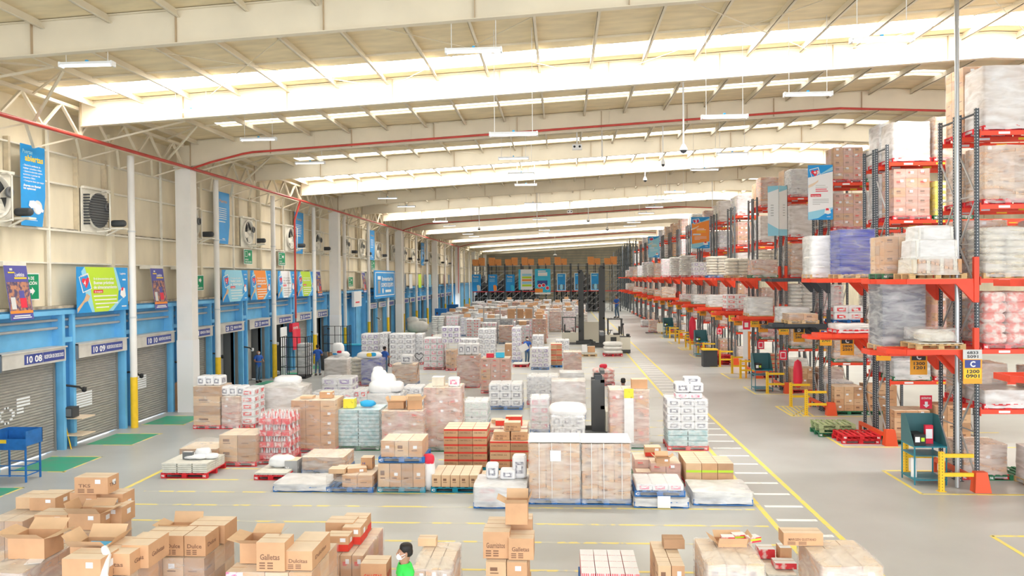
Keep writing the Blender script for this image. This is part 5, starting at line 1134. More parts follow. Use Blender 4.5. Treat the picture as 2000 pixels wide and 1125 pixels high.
p=place(1030,1090,790,735,'white','white pack load with leaning bundles, centre right',d=1.2,pal='p_red',film='film',nx=3,ny=2,uh=.3,seed=8)
p=place(955,1020,800,750,'white','grey print pack load left of the leaning bundles',d=1.2,pal='p_blue',film='film_light',nx=3,ny=2,uh=.3,seed=4)
p=place(1002,1032,717,712,'boards','nearly bare red pallet at the feet of the masked worker',d=1.1,pal='p_red',film=None,uh=.03)
p=place(1038,1072,722,680,'purple','purple print pack load right of the masked worker',d=1.1,pal='p_blue',film='film_light',nx=3,ny=2,uh=.3)
p=place(1076,1098,718,672,'redtape','orange brown carton stack between purple packs and white boxes',d=1.1,pal='p_blue',film=None,nx=2,ny=2,uh=.3)
p=place(1000,1018,708,640,'purple','tall purple pack stack behind the masked worker',d=1.1,pal='p_blue',film='film_light',nx=2,ny=2,uh=.3)
p=place(986,1002,700,668,'bigc','brown carton stack behind the tall purple packs',d=1.1,pal=None,film=None,nx=1,ny=1,uh=.9)
place(786,823,818,757,'white','white pack load left of the tall pinkish centre load',d=1.1,pal='p_red',film='film_light',nx=2,ny=2,uh=.3)
place(1036,1073,848,778,'pink','pink print pack load left of the veiled carton load',d=1.1,pal='p_blue',film='film',nx=2,ny=2,uh=.3)
place(1094,1140,775,728,'white','white pack load behind the veiled carton load',d=1.1,pal='p_red',film='film_heavy',nx=3,ny=2,uh=.3)
place(690,716,800,762,'redp','small red print pack load beside the white heap',d=1.1,pal='p_red',film='film_light',nx=2,ny=2,uh=.3)
# rear left cluster
for (a,b,c,dd_,k_,l) in [(706,740,712,652,'purple','purple pack load at the left end of the rear cluster'),(742,757,716,650,'white','narrow white pack load in the rear left cluster'),(761,806,716,652,'white','tall white pack load in the rear left cluster'),(812,826,712,652,'white','grey pack column left of the pink print load'),(828,867,722,660,'pink','pink print pack load in the rear left cluster'),(871,890,724,684,'bigc','brown carton stack under purple packs'),(894,933,716,662,'white','white pack load with flat top in the rear cluster'),(934,968,706,642,'white','leaning white pack tower in the rear cluster'),(845,872,700,655,'sack','white bundle load in the rear cluster'),(1040,1062,706,655,'white','white load behind the purple packs'),(1085,1112,704,664,'white','stacked white printed cartons left of the truck')]:
    p=place(a,b,c,dd_,k_,l,d=1.1,pal='p_red',film='film_light',seed=a%5,nx=2 if b-a<25 else 3,ny=2,uh=.34,group='rear cluster loads')
X,Y=fl(880,724); r=thing('pack_bundle','purple packs on the brown carton stack','packet',(X,Y+.5,1.6)); m=MB()
for q in range(3):
    for z_ in range(3): u_pack(m,-.55+.36*q,-.3,.33*z_,.36,.6,.33,rg,'purple')
m.build('pack',r)
# far field of stock
fk=['pinkc','white','sack','pinkc','white','sack','purple','carton','redp','pink','redtape','white','greenp']
rf=random.Random(11); row=0; y=66.0
while y<117:
    row+=1; col=0
    for c in range(12):
        x=-11.6+1.38*c+(.15 if row%2 else 0)
        if x>3.2: continue
        if y<72 and (x<-8.5 or x>-1.0): continue
        if 72<=y<86 and x>1.2: continue
        if 66<y<80 and x>-1.5: continue
        if rf.random()<.08: continue
        col+=1; k_=rf.choice(fk); h=rf.choice([1.35,1.6,1.75,1.9,2.0])*(1 if y<100 else 1.05)
        load('%s load, %s from left in the %s row of the far stock'%(KW[k_],ORD[col-1].replace('nearest','first'),ORD[row-1].replace('nearest','first')),x,y+rf.uniform(-.1,.1),0,k_,w=1.14,d=1.05,h=h,pal=rf.choice(['p_red','p_blue','wood']),film=rf.choice(['film_light','film','film_heavy']),seed=rf.randint(1,3),group='far floor stock',name='floor_pallet_load')
        if rf.random()<.3: box_thing('orange brown carton on a load, %s from left in the %s far row'%(ORD[col-1].replace('nearest','first'),ORD[row-1].replace('nearest','first')),x,y,h+.17,.6,.5,.32,lab=False,group='cartons on the far stock')
    y+=2.9
# --- bottom foreground loads
def top(corners,h,kind,label,**k):
    # corners: front-left, front-right pixels of the top face at height h, depth d
    (xa,ya),(xb,yb2)=corners; a=fl(xa,ya,h); b=fl(xb,yb2,h); Y=(a[1]+b[1])/2; w=b[0]-a[0]; d=k.pop('d',1.2)
    load(label,(a[0]+b[0])/2,Y+d/2,0,kind,w=w,d=d,h=h-.142,pw=w+.03,pd=d+.03,**k); return ((a[0]+b[0])/2,Y,w,h)
p=top([(-30,1018),(45,1018)],1.2,'bigc','carton load in the bottom left corner with white label, by the green dock pad',d=1.3,film='film_light',pal='p_red',split=True,nx=2,ny=3,uh=.5)
X,Y,W_,H=p
near(p,.5,.95,0,.55,.5,.22,'folded brown carton on the corner load, rear',mt='carton2'); near(p,.95,.9,0,.5,.6,.24,'carton with end print on the corner load, right rear')
p=top([(84,1040),(182,1040)],1.15,'bigc','long carton load with film band, second from left at bottom',d=1.25,film='film_light',pal='p_red',split=True,nx=2,ny=3,uh=.34,seed=3)
near(p,.08,.3,0,.6,.42,.26,'wide carton low front left on the long carton load',lab=True); near(p,.76,.31,.0,.58,.42,.28,'open carton front right on the long carton load',open_=True); near(p,1.0,.65,0,.55,.45,.3,'carton at the right end of the long carton load',lab=True)
near(p,.36,.84,.0,.5,.4,.5,'carton stacked mid height on the long carton load'); near(p,.85,.95,.0,.5,.4,.45,'carton behind, right of the mid height one'); near(p,.62,.7,.51,.62,.36,.3,'topmost carton of the long carton load',text='TKS')
p=top([(-40,1118),(45,1118)],1.45,'bigc','wrapped carton load at the bottom left edge with a paper sheet on top',d=1.2,film='film',pal='p_red',split=True,nx=2,ny=3,uh=.5,seed=2)
near(p,.55,.7,0,.55,.45,.3,'open carton with raised flaps on the bottom left edge load',open_=True,lab=False); m=MB(); m.box(0,0,0,.22,.3,.003,'label'); tag(m.build('paper_notice',None,(p[0]+.15,p[1]+.25,p[3]+.02),.3),'white paper sheet on the bottom left edge load','paper')
p=top([(120,1138),(235,1130)],1.35,'bigc','carton load with big brown cartons and a torn film strip, bottom left',d=1.15,film='film_light',pal='p_red',split=True,nx=2,ny=2,uh=.45,seed=4)
near(p,.1,.65,0,.55,.45,.3,'open carton with blue packets inside, bottom left',open_=True,lab=False)
X,Y,W_,H=p; m=MB(); m.box(-.16,-.12,.2,.16,.12,.27,'sign_blue'); tag(m.build('blue_packet',None,(X-W_/2+W_*.1,Y+.65,H+.02)),'blue packets inside the open carton at bottom left','packet')
near(p,.42,.1,0,.55,.45,.33,'carton with dark side print in front of the bottom left load'); near(p,.75,.55,.0,.55,.75,.3,'long carton on the right of the bottom left load',text='Galletas',lab=False); near(p,1.02,.75,0,.4,.6,.33,'carton behind the long one on the bottom left load',text='Galletas',lab=False)
m=MB(); m.tube([(0,0,.34),(.12,-.15,.3),(.2,-.35,.1),(.35,-.5,-.05),(.4,-.55,-.4)],[.05,.06,.05,.045,.02],'plastic_white',8); tag(m.build('film_strip',None,(X+.05,Y+.25,H+.02)),'twisted white film strip hanging over the bottom left load','film strip')
p=top([(275,1090),(400,1090)],1.15,'bigc','neat brown carton load, third from left along the bottom',d=1.15,film='film_light',pal='p_red',split=True,nx=3,ny=3,uh=.34,seed=6)
near(p,.17,.3,0,.36,.5,.32,'carton with red text and sketch label, left front of the neat load',text='Zona 100',lab=False); near(p,.5,.3,0,.3,.5,.32,'carton in the front middle of the neat load',lab=False,text='Dulce'); near(p,.83,.3,0,.34,.5,.32,'carton at front right of the neat load',lab=False,text='Dulce'); near(p,.25,.85,-.0,.5,.4,.22,'flattened open carton at the rear of the neat load',open_=True,lab=False); near(p,.75,.9,0,.6,.5,.3,'long carton at the rear right of the neat load',lab=False)
p=top([(470,1118),(610,1118)],1.25,'bigc','brown carton load with blue packets, bottom centre left',d=1.3,film='film_light',pal='p_red',split=True,nx=3,ny=3,uh=.33,seed=7)
near(p,.42,.2,0,.42,.4,.42,'tall printed carton standing on the bottom centre left load',text='Galletas',lab=False); near(p,.08,.55,0,.45,.5,.3,'open carton with pink packet, left of the tall printed carton',open_=True,lab=False); near(p,.8,.5,.0,.4,.9,.28,'long printed carton at the right of the bottom centre left load',text='Dulcitas',lab=False)
near(p,-.1,.2,-.4,.25,.4,.38,'pink red carton with packets at the left end of the bottom centre left load',mt='pack_pink',lab=False)
p=top([(640,1085),(710,1085)],.85,'pinkc','long low pale carton load with red edged cartons on it',d=1.5,film='film_light',pal='p_red',split=True,nx=3,ny=4,uh=.35,seed=8)
near(p,.0,.9,.0,.5,.4,.32,'red based carton, left of four on the long pale load',red=True,lab=False); near(p,.45,.75,0,.32,.5,.3,'red based carton with label, right of four on the long pale load',red=True); near(p,.2,.3,0,.38,.3,.26,'small red based carton, front of four on the long pale load',red=True); near(p,.3,1.2,0,.45,.35,.3,'plain carton, rearmost of four on the long pale load',red=True,lab=False)
a=fl(735,1108,.75); box_thing('printed GALLETAS carton left of the green shirted worker',a[0],a[1],.46,.42,.4,.42,text='GALLETAS',lab=False,tcol='carton_red')
a=fl(748,1122,1.0); box_thing('brown carton in front of the printed GALLETAS carton',a[0]+.05,a[1]-.25,.42,.46,.3,.5,text='',lab=False)
load('carton base under the two cartons left of the worker',a[0],a[1]+.0,0,'bigc',w=1.1,d=1.0,h=.27,pal='p_blue',film=None,nx=2,ny=2,uh=.27,split=True)
p=top([(805,1112),(880,1112)],1.0,'carton','pale carton load right of the green shirted worker, film wrapped',d=1.25,film='film',pal='p_red',split=True,nx=3,ny=3,uh=.3,seed=9)
near(p,.1,1.1,0,.3,.2,.13,'small open carton tray on the pale load behind the worker',lab=False,mt='carton2')
p=top([(948,1098),(1030,1098)],.75,'carton','carton load with open upright carton, bottom centre',d=1.2,film=None,pal='wood',split=True,nx=2,ny=3,uh=.3,seed=3)
near(p,.25,.35,0,.45,.45,.45,'carton reading Guarnizitos on the bottom centre load',text='Guarnizitos',lab=False); near(p,.85,.3,0,.42,.45,.36,'printed carton at right front of the bottom centre load',text='Galletas',lab=False); near(p,.8,.85,0,.4,.35,.5,'carton behind the printed one on the bottom centre load',lab=False)
near(p,.72,.55,.5,.38,.36,.36,'upright open carton on top of the bottom centre load',open_=True,lab=False); near(p,.3,.95,0,.5,.4,.4,'rear left carton of the bottom centre load')
# shrink wrapped white tins
a=fl(1135,1118,.5); b=fl(1250,1118,.5); w=b[0]-a[0]
r=thing('wrapped_pallet_load','low blue pallet of white topped trays with red edges, bottom centre right','pallet load',((a[0]+b[0])/2,a[1]+.62,0)); obj('pallet',pallet_me('p_blue',w+.05,1.25),r)
for i in range(4):
    for j in range(4):
        m=MB(); sx,sy=w/4,1.2/4; m.box(-sx/2+.006,-sy/2+.006,0,sx/2-.006,sy/2-.006,.33,'pack_red',top='pack_white')
        for q in range(8): m.box(-sx/2+.01+q*sx/8.2,-sy/2,.28,-sx/2+.02+q*sx/8.2,-sy/2+.006,.33,'white')
        m.build('tray',r,(-w/2+sx*(i+.5),-.6+sy*(j+.5),.144))
p=top([(1285,1105),(1338,1105)],.85,'carton','narrow carton load left of the big film wrapped corner load',d=1.2,film=None,pal='p_blue',split=True,nx=2,ny=3,uh=.35,seed=3,)
near(p,.85,.9,0,.35,.3,.15,'small brown carton on the narrow load',mt='carton3',topm='carton3',lab=False)
p=top([(1384,1106),(1491,1100)],1.15,'bigc','big film wrapped carton load at bottom right with open flap carton',d=1.2,film='film',pal='p_blue',split=True,nx=3,ny=2,uh=.34,seed=5)
near(p,.62,.9,0,.45,.35,.05,'flat open carton with red and lime packets on the big wrapped load',open_=True,lab=False)
X,Y,W_,H=p
for j in range(3): m=MB(); m.box(-.1,-.08,0,.1,.08,.08,'pack_red',top='white'); m.box(-.1,-.082,.03,.1,-.08,.06,'ban_lime'); tag(m.build('small_packet',None,(X+.1+.2*j-.05,Y+.85+.12*(j%2),H+.08),.2*j),'small red and lime packet in the open carton, %s of three'%['left','middle','right'][j],'packet','red and lime packets')
p=top([(1608,1108),(1722,1104)],1.15,'bigc','big film wrapped carton load, last at bottom right',d=1.2,film='film',pal='p_blue',split=True,nx=3,ny=2,uh=.34,seed=6)
near(p,-.02,1.0,0,.62,.3,.2,'flat wide carton on the last bottom right load',text='MARGEN GUSTANO',lab=False)
p=top([(1500,1122),(1556,1122)],.4,'boards','blue pallet with small white cartons between the two big wrapped loads',d=1.2,film=None,pal='p_blue',uh=.05)
for j,(u,v,w_,h_) in enumerate([(.35,.85,.28,.17),(.75,.35,.36,.1),(.95,.7,.2,.25)]): near(p,u,v,0,w_,.28,h_,'%s white and red small carton on the low blue pallet'%['rear','front','upright'][j],mt='pack_red' if j<2 else 'carton',topm='pack_white',lab=False)
m=MB(); m.blob(0,0,.3,.3,.3,.6,'ban_red',e=2.6,n=12,k=6,jit=.06,rg=rg); a=fl(272,1118,.9); tag(m.build('plastic_bag',None,(a[0],a[1],.6)),'red bag wedged left of the neat brown carton load','bag'); load('carton base under the red bag',a[0],a[1],0,'bigc',w=.4,d=.5,h=.45,pal=None,film=None,nx=1,ny=1,uh=.45)
# --- stacked empty pallets by the racks
def pstack(x,y,n,mts,label,rz=0,w=1.2,d=1.0,dz=.145):
    for k in range(n):
        r=thing('pallet','%s pallet, %s'%(label,['lowest','second up','third up','top','fifth up'][k] if n>1 else 'single'),'pallet',(x+.03*(k%2),y-.02*k,dz*k),rz,'empty pallets by the racks'); obj('deck',pallet_me(mts[k%len(mts)],w,d),r)
a=fl(1683,868); pstack(a[0],a[1]+.55,2,['p_red'],'red pallet by second rack row end,'); 
a=fl(1660,868); pstack(a[0],a[1]+1.68,3,['p_green','p_pale','p_pale'],'green slatted pallet behind the red pair,')
a=fl(1410,713); pstack(a[0],a[1]+.6,4,['p_red'],'red empty pallet in the tidy stack by the fifth rack row,')
a=fl(1298,630); pstack(a[0]+.2,a[1]+.6,3,['p_teal','p_teal','p_red'],'teal empty pallet in the far stack by the racks,')
pstack(11.9,22.2,1,['p_green'],'green pallet lying under the nearest rack'); pstack(13.3,21.6,1,['p_red'],'red pallet lying under the nearest rack')
load('brown cartons on the red pallet under the nearest rack',13.3,21.6,.146,'brown',w=1.0,d=.9,h=.5,pal=None,film=None,nx=2,ny=2,uh=.25)
for j,(x,y,k_,h,l) in enumerate([(1268,640,'white',.6,'low white wrapped load at the right edge of the far walkway'),(1285,650,'pinkc',1.0,'pinkish sheet stack at the right edge of the far walkway')]):
    a=fl(x,y); load(l,a[0]-.1,a[1]+1.5,0,k_,w=1.15,h=h,pal='p_red',film='film',seed=2)
# --- back rack block with banners
for j in range(9):
    x=-13.9+2.6*j; Y=125
    r=thing('tall_storage_rack','dark tall storage rack bay across the hall end, %s from the left'%ORD[j].replace('nearest','first'),'rack',(x,Y,0),0,'hall end racks')
    for xx in (0,1.15,2.45):
        for yy in (0,1.2,6.0):
            m=MB(); m.box(xx-.05,yy-.05,0,xx+.05,yy+.05,7.6,'rack_post'); m.build('post',r)
    m=MB()
    for k in range(6): m.bar((1.15,0,.3+k),(1.15,1.2,1.2+k),.05,.05,'grey'); m.bar((0,0,.3+k),(1.15,0,1.3+k),.06,.06,'grey'); m.bar((1.15,0,.3+k),(2.45,0,1.3+k),.06,.06,'steel'); m.bar((0,0,.3+k),(2.45,0,.3+k),.05,.05,'grey')
    m.build('frame_bracing',r)
    for z,mt in ((3.3,'p_red'),(6.55,'grey'),(7.35,'grey')):
        m=MB(); m.box(0,-.05,z-.12,2.5,.05,z,mt); m.build('beam',r)
    if j<8 and j not in (4,):
        m=MB(); m.box(.1,.2,3.32,2.3,5.5,3.36,'rack_dark'); m.build('deck',r); m=MB()
        for q in range(6): m.box(.15+.38*q,1.6,.0,.4+.38*q,5.4,2.6+.5*((q*7+j)%4),'darkgrey' if q%2 else 'dark'); m.box(.15+.38*q,1.7,3.4,.42+.38*q,5.3,4.6+.4*((q*5+j)%4),'darkgrey')
        m.build('dark_stock',r)
    if j!=6:
        for k in range(2): box_thing('orange brown carton %s on the hall end racks, bay %s from left'%(('left','right')[k],ORD[j].replace('nearest','first')),x+.45+1.0*k,Y+.4,7.36,.95,.8,1.0+.25*((j+k)%2),mt='carton_orange',topm='carton_orange',lab=False,group='cartons on the hall end racks'); 
BB=[(922,939,536,569,'ban_blue'),(954,971,536,569,'ban_blue'),(988,1005,536,569,'ban_blue'),(1013,1040,526,566,'ban_white'),(1045,1075,525,571,'ban_cyan'),(1089,1104,535,567,'ban_blue'),(1123,1138,534,566,'ban_blue'),(1155,1171,534,566,'ban_blue')]
for j,(xa,xb,ya,yb,mt) in enumerate(BB):
    Y=124.94; d1=ray(xa,yb); d2=ray(xb,ya); X0=d1.x*Y/d1.y; X1=d2.x*Y/d2.y; Z0=CAMH+d1.z*Y/d1.y; Z1=CAMH+d2.z*Y/d2.y; m=MB(); w=X1-X0; h=Z1-Z0
    if j>=5: m.box(X0-.1,Y,Z0-.1,X1+.1,Y+.05,Z1+.1,'white')
    m.box(X0,Y-.03,Z0,X1,Y,Z1,mt); y=Y-.04
    if j in (0,1,2): 
        m.text('Puertas',(X0+.15*w,y,Z0+.82*h),UX,UZ,.3,'carton_top',w=.6*w)
        for k in range(3): m.quad((X0+.12*w,y,Z0+(.7-.07*k)*h),UX,UZ,.6*w,.08,'ban_sky')
        m.poly((X0,y,Z0),(w,0,0),(0,0,h),[(.6,.02),(.95,.02),(.95,.28),(.8,.38),(.55,.36)],['sack_beige','ban_orange','ban_cyan'][j])
    elif j==3:
        for k,c in enumerate(('ban_sky','ban_lime','ban_orange','ban_sky','ban_lime')): m.quad((X0+.25*w,y,Z0+(.68-.13*k)*h),UX,UZ,.68*w,.1*h,c)
        m.quad((X0,y,Z0),UX,UZ,.15*w,h,'ban_cyan')
    elif j==4:
        m.quad((X0+.2*w,y,Z0+.7*h),UX,UZ,.6*w,.15*h,'white'); m.quad((X0+.2*w,y,Z0+.88*h),UX,UZ,.5*w,.05*h,'ban_white'); m.quad((X0+.15*w,y,Z0+.3*h),UX,UZ,.65*w,.2*h,'navy')
        for a_,b_ in ((.3,.28),(.55,.3),(.8,.18)): m.lathe((X0+a_*w,y-.02,Z0+b_*h),[(0,0),(.13*w,0)],'white',14,'y',False); m.lathe((X0+a_*w,y-.03,Z0+b_*h),[(0,0),(.1*w,0)],'ban_red',14,'y',False)
        m.quad((X0,y-.04,Z0),UX,UZ,.5*w,.16*h,'ban_orange'); m.quad((X0,y-.02,Z0-.3),UX,UZ,w,.25,'white')
    else:
        m.quad((X0+.1*w,y,Z0+.85*h),UX,UZ,.6*w,.06*h,'ban_sky'); m.quad((X0+.1*w,y,Z0+.05*h),UX,UZ,.8*w,.3*h,'photo_cool'); m.blob(X0+.5*w,y-.05,Z0+.2*h,.5,.05,.9,'ban_sky',e=2)
    tag(m.build('rack_banner'),'%s banner on the hall end racks, %s from left'%({'ban_blue':'tall blue','ban_white':'white striped','ban_cyan':'large cyan picture'}[mt],ORD[j].replace('nearest','first')),'banner','hall end banners')
# ================================================================== EQUIPMENT
def reach_truck(label,x,y,rz,mast=5.6,s=1.0,guard=True):
    r=thing('reach_truck',label,'forklift',(x,y,0),rz)
    m=MB(); m.box(-.1,-.55,.15,1.25,.55,.95,'fork_cream'); m.box(-.05,-.5,.08,1.2,.5,.15,'fork_dark'); m.box(.3,-.56,.35,.75,-.55,.8,'fork_dark'); m.build('truck_body',r)
    for yy in (-.38,.3):
        m=MB(); m.box(-.55,yy,.1,-.12,yy+.16,mast,'fork_dark'); m.box(-.45,yy+.03,.2,-.2,yy+.13,mast+.15,'rack_dark'); m.build('mast_rail',r)
    m=MB()
    for z in (1.0,2.2,3.5,mast-.1): m.box(-.26,-.38,z,-.12,.46,z+.12,'fork_dark')
    m.build('mast_crossbar',r)
    for yy in (-.35,.2): m=MB(); m.box(-1.5,yy,.1,-.25,yy+.13,.16,'fork_dark'); m.build('fork',r)
    for yy in (-.62,.48): m=MB(); m.box(-1.3,yy,.03,.1,yy+.14,.28,'fork_dark'); m.build('support_leg',r)
    for (a,b) in ((1.15,-.5),(1.15,.44),(.1,-.5),(.1,.44)) if guard else ():
        m=MB(); m.box(a,b,.95,a+.07,b+.06,2.15,'fork_dark'); m.build('cab_pillar',r)
    if guard:
        m=MB(); m.box(.08,-.52,2.15,1.24,.52,2.22,'fork_dark')
        for k in range(5): m.box(.15+k*.22,-.5,2.22,.19+k*.22,.5,2.25,'fork_dark')
        m.build('overhead_guard',r)
    m=MB(); m.box(.55,-.3,.95,1.05,.3,1.08,'fork_dark'); m.box(.95,-.3,1.05,1.08,.3,1.6,'fork_dark'); m.build('seat',r)
    m=MB(); m.tube([(.25,.1,.95),(.35,.1,1.25)],.03,'black',8); m.lathe((.36,.1,1.27),[(.14,0),(.16,.02),(.14,.04)],'black',14); m.build('steering_wheel',r)
    for (a,b) in ((1.0,-.5),(1.0,.38),(-1.1,-.6),(-1.1,.5)): 
        m=MB(); m.lathe((a,b,.16),[(0,0),(.16,0),(.16,.1),(0,.1)],'black',16,'y'); m.build('wheel',r)
    return r
a=fl(1130,672); reach_truck('cream and dark reach truck with tall mast, left of the two in mid hall',a[0]-.1,a[1]+.4,PI,5.9)
a=fl(1186,680); t2=reach_truck('cream and dark reach truck with tall mast, right of the two in mid hall',a[0],a[1]+1.2,0,6.2)
m=MB(); m.box(0,0,0,2.2,.06,1.7,'fork_cream'); tag(m.build('partition_board',None,(fl(1150,668)[0]-.8,fl(1150,668)[1],.0)),'big plain cream panel standing between the two reach trucks','panel')
a=fl(1182,876); reach_truck('dark reach truck seen from the mast side behind the walkway load',a[0]+.2,a[1]+1.9,0,2.0,guard=False)
a=fl(1222,690); r=thing('pallet_truck','cream powered pallet truck beside the white sacks at the walkway edge','pallet truck',(a[0],a[1]+.4,0)); m=MB(); m.box(-.35,-.3,.25,.35,.4,1.15,'fork_cream'); m.box(-.35,-.35,.04,.35,.42,.25,'fork_dark'); m.build('truck_body',r); m=MB(); m.box(-.38,-.33,1.15,.38,.42,1.2,'fork_dark'); m.build('top_tray',r); m=MB(); m.tube([(-.1,.1,1.2),(-.15,.1,2.0)],.035,'fork_dark',8); m.blob(-.16,.1,2.05,.2,.16,.16,'fork_dark',e=2); m.build('tiller',r); m=MB(); m.blob(.2,.0,1.28,.28,.25,.2,'fork_dark',e=2.5); m.build('seat_pad',r)
a=fl(1288,652); r=thing('pallet_truck','cream and dark rider pallet truck by the far rack ends','pallet truck',(a[0],a[1],0)); m=MB(); m.box(-.2,-.3,.2,.5,.4,1.0,'fork_cream'); m.box(.5,-.35,.1,.9,.42,1.25,'fork_dark'); m.build('truck_body',r); 
for yy in (-.25,.15): m=MB(); m.box(-1.3,yy,.08,-.2,yy+.16,.15,'fork_dark'); m.build('fork',r)
m=MB(); m.tube([(.0,0,1.0),(-.1,0,1.5)],.03,'black',6); m.build('tiller',r)
def cage(x,y,w,d,h,label,n=4):
    r=thing('roll_cage',label,'cage',(x,y,0))
    for (a,b,c,e) in ((-w/2,-d/2,w/2,-d/2),(-w/2,-d/2,-w/2,d/2),(w/2,-d/2,w/2,d/2)):
        m=MB(); 
        for k in range(n+1): q=k/n; m.bar((a+(c-a)*q,b+(e-b)*q,.1),(a+(c-a)*q,b+(e-b)*q,h),.035,.035,'black')
        for k in range(5): z=.1+(h-.1)*k/4; m.bar((a,b,z),(c,e,z),.03,.03,'black')
        m.build('mesh_side',r)
    m=MB(); m.box(-w/2,-d/2,.0,w/2,d/2,.14,'black'); m.build('base',r)
a=fl(573,740); cage(a[0],a[1]+.5,1.4,1.0,2.3,'black roll cage with bare bars in front of dock door 14',3)
load('grey film wrapped block right of the black roll cage',fl(592,736)[0],fl(592,736)[1]+.4,0,'sack',w=.6,d=.8,h=1.85,pal=None,film='film_heavy',nx=1,uh=.3,cat='wrapped goods')
a=fl(640,712); cage(a[0]+.2,a[1]+1.5,1.6,1.0,2.4,'tall black cage with cartons left of the second white column',4)
box_thing('brown carton inside the tall black cage, left',a[0]-.25,a[1]+1.5,.145,.6,.6,.5,lab=False); box_thing('brown carton inside the tall black cage, right',a[0]+.6,a[1]+1.5,.145,.4,.6,.45,lab=False)
# cage frames and stock over the mid stock
r=thing('stacking_frame','grey open stacking frame over tray stacks in the far stock','frame',(fl(1018,650)[0],67,0))
for xx in (-2.6,-1.2,.2,1.6):
    m=MB(); m.box(xx-.05,-.05,0,xx+.05,.05,3.0,'grey'); m.build('post',r)
for z in (1.0,2.0,2.95): m=MB(); m.box(-2.6,-.04,z-.08,1.6,.04,z,'galv'); m.build('rail',r)
for z in (1.0,2.0): m=MB(); m.box(-2.5,.05,z-.06,1.5,1.0,z,'grey'); m.build('shelf',r)
for j in range(3): box_thing('orange brown carton in the grey stacking frame, %s of three'%['left','middle','right'][j],fl(1018,650)[0]+.3+.75*j-.6,67.5,2.0,.6,.5,.8,lab=False,topm='carton',group='stacking frame cartons')
# blue standing desk at far left
a=fl(30,945); r=thing('standing_desk','blue steel standing desk on legs with papers at the far left','desk',(a[0]-.25,a[1]+.45,0))
for (u,v) in ((-.45,-.3),(.45,-.3),(-.45,.3),(.45,.3)): m=MB(); m.box(u-.02,v-.02,0,u+.02,v+.02,1.0,'p_blue'); m.build('leg',r)
m=MB()
for z in (.18,.45): m.bar((-.45,-.3,z),(.45,-.3,z),.025,.025,'p_blue'); m.bar((.45,-.3,z),(.45,.3,z),.025,.025,'p_blue'); m.bar((-.45,.3,z),(.45,.3,z),.025,.025,'p_blue')
m.build('stretcher',r)
m=MB(); m.box(-.5,-.35,1.0,.5,.35,1.05,'p_blue'); m.box(-.5,.33,1.05,.5,.35,1.4,'p_blue'); m.box(.48,-.35,1.05,.5,.35,1.4,'p_blue'); m.box(-.5,-.35,1.05,-.48,.35,1.4,'p_blue'); m.box(-.5,-.36,.9,.5,-.35,1.2,'p_blue'); m.quad((-.4,-.365,1.08),UX,UZ,.35,.1,'sign_yellow'); m.build('desk_box',r)
m=MB(); m.box(-.2,-.15,1.051,.25,.15,1.054,'carton_top'); m.build('paper',r)
# wall shelf with monitor
r=thing('wall_desk','small wooden wall shelf pair between dock doors 08 and 09','shelf',(XW-.02,25.2,0)); m=MB(); m.box(-.2,-.2,.98,.65,.55,1.01,'carton_top'); m.build('upper_shelf',r); m=MB(); m.box(-.2,-.2,.42,.65,.55,.45,'carton_top'); m.build('lower_shelf',r); m=MB(); m.box(-.24,-.1,0,-.16,-.04,1.0,'blue_dark'); m.build('bracket',r)
r=thing('monitor','old dark computer monitor on the wall shelf','monitor',(XW+.05,25.1,1.012)); m=MB(); m.box(-.03,-.02,.0,.12,.12,.03,'black'); m.build('stand',r); m=MB(); m.box(0,-.16,.03,.3,.2,.36,'dark'); m.quad((.06,-.162,.07),UX,UZ,.2,.24,'darkgrey'); m.build('case',r)
m=MB(); m.tube([(XW+.25,25.0,.0),(XW-.05,25.1,1.0)],.02,'yellow',6); tag(m.build('broom_stick'),'yellow stick leaning below the wall shelf','stick')
r=thing('cardboard_sheet','curled brown cardboard sheet leaning beside the nearest white column','cardboard',(XW-.02,32.35,0)); m=MB(); m.add([(0,0,0),(.1,.35,0),(.35,.5,0),(0,.05,1.1),(.1,.35,1.25),(.3,.48,1.0),(.02,.0,0),(.12,.33,0),(.37,.48,0),(.02,.03,1.1),(.12,.33,1.25),(.32,.46,1.0)],[(0,1,4,3),(1,2,5,4),(9,10,7,6),(10,11,8,7)],'carton'); m.build('sheet',r)
# blue tank carts far on the dock side
for j,(x,y) in enumerate([(862,634),(885,622)]):
    a=fl(x,y); r=thing('blue_cart','blue sheet cart with tall sides, %s of two far on the dock side'%('nearer','farther')[j],'cart',(a[0],a[1],0)); m=MB(); m.box(-.7,-.4,.9,.7,.4,1.9,'cloth_blue'); m.build('cart_box',r)
    for u in (-.6,.6): m=MB(); m.box(u-.03,-.3,0,u+.03,.3,.9,'grey'); m.build('leg',r)
a=fl(815,650); r=thing('plastic_bundle','heap of crumpled grey and white plastic on a rack near the third column','plastic sheet',(a[0],a[1],0)); m=MB()
for b in ((0,0,.6,2.2,1.4,1.2),(-.5,.2,1.2,1.2,1.0,.8)): m.blob(*b,'sack',e=3,n=16,k=7,jit=.07,rg=rg)
m.build('heap',r)
for j,(x,y,w_,l) in enumerate([(797,640,1.2,'white stack of folded goods beside the third column'),(470,735,.8,'crate of bottles near open door 12')]):
    a=fl(x,y); load(l,a[0]+(.3 if j else 1.5),a[1],0,'jug' if j else 'sack',w=w_,h=1.0,pal=None,film='film',seed=3,cat='goods')
r=thing('blue_table','teal blue work table at the blue wall beyond the second column','table',(fl(690,702)[0],fl(690,702)[1]+.6,0)); m=MB(); m.box(-.8,-.5,.95,.8,.5,1.0,'ban_cyan'); m.build('table_top',r)
m=MB(); m.box(-.75,-.45,0,.75,.45,.95,'blue_dark'); m.build('cabinet',r)
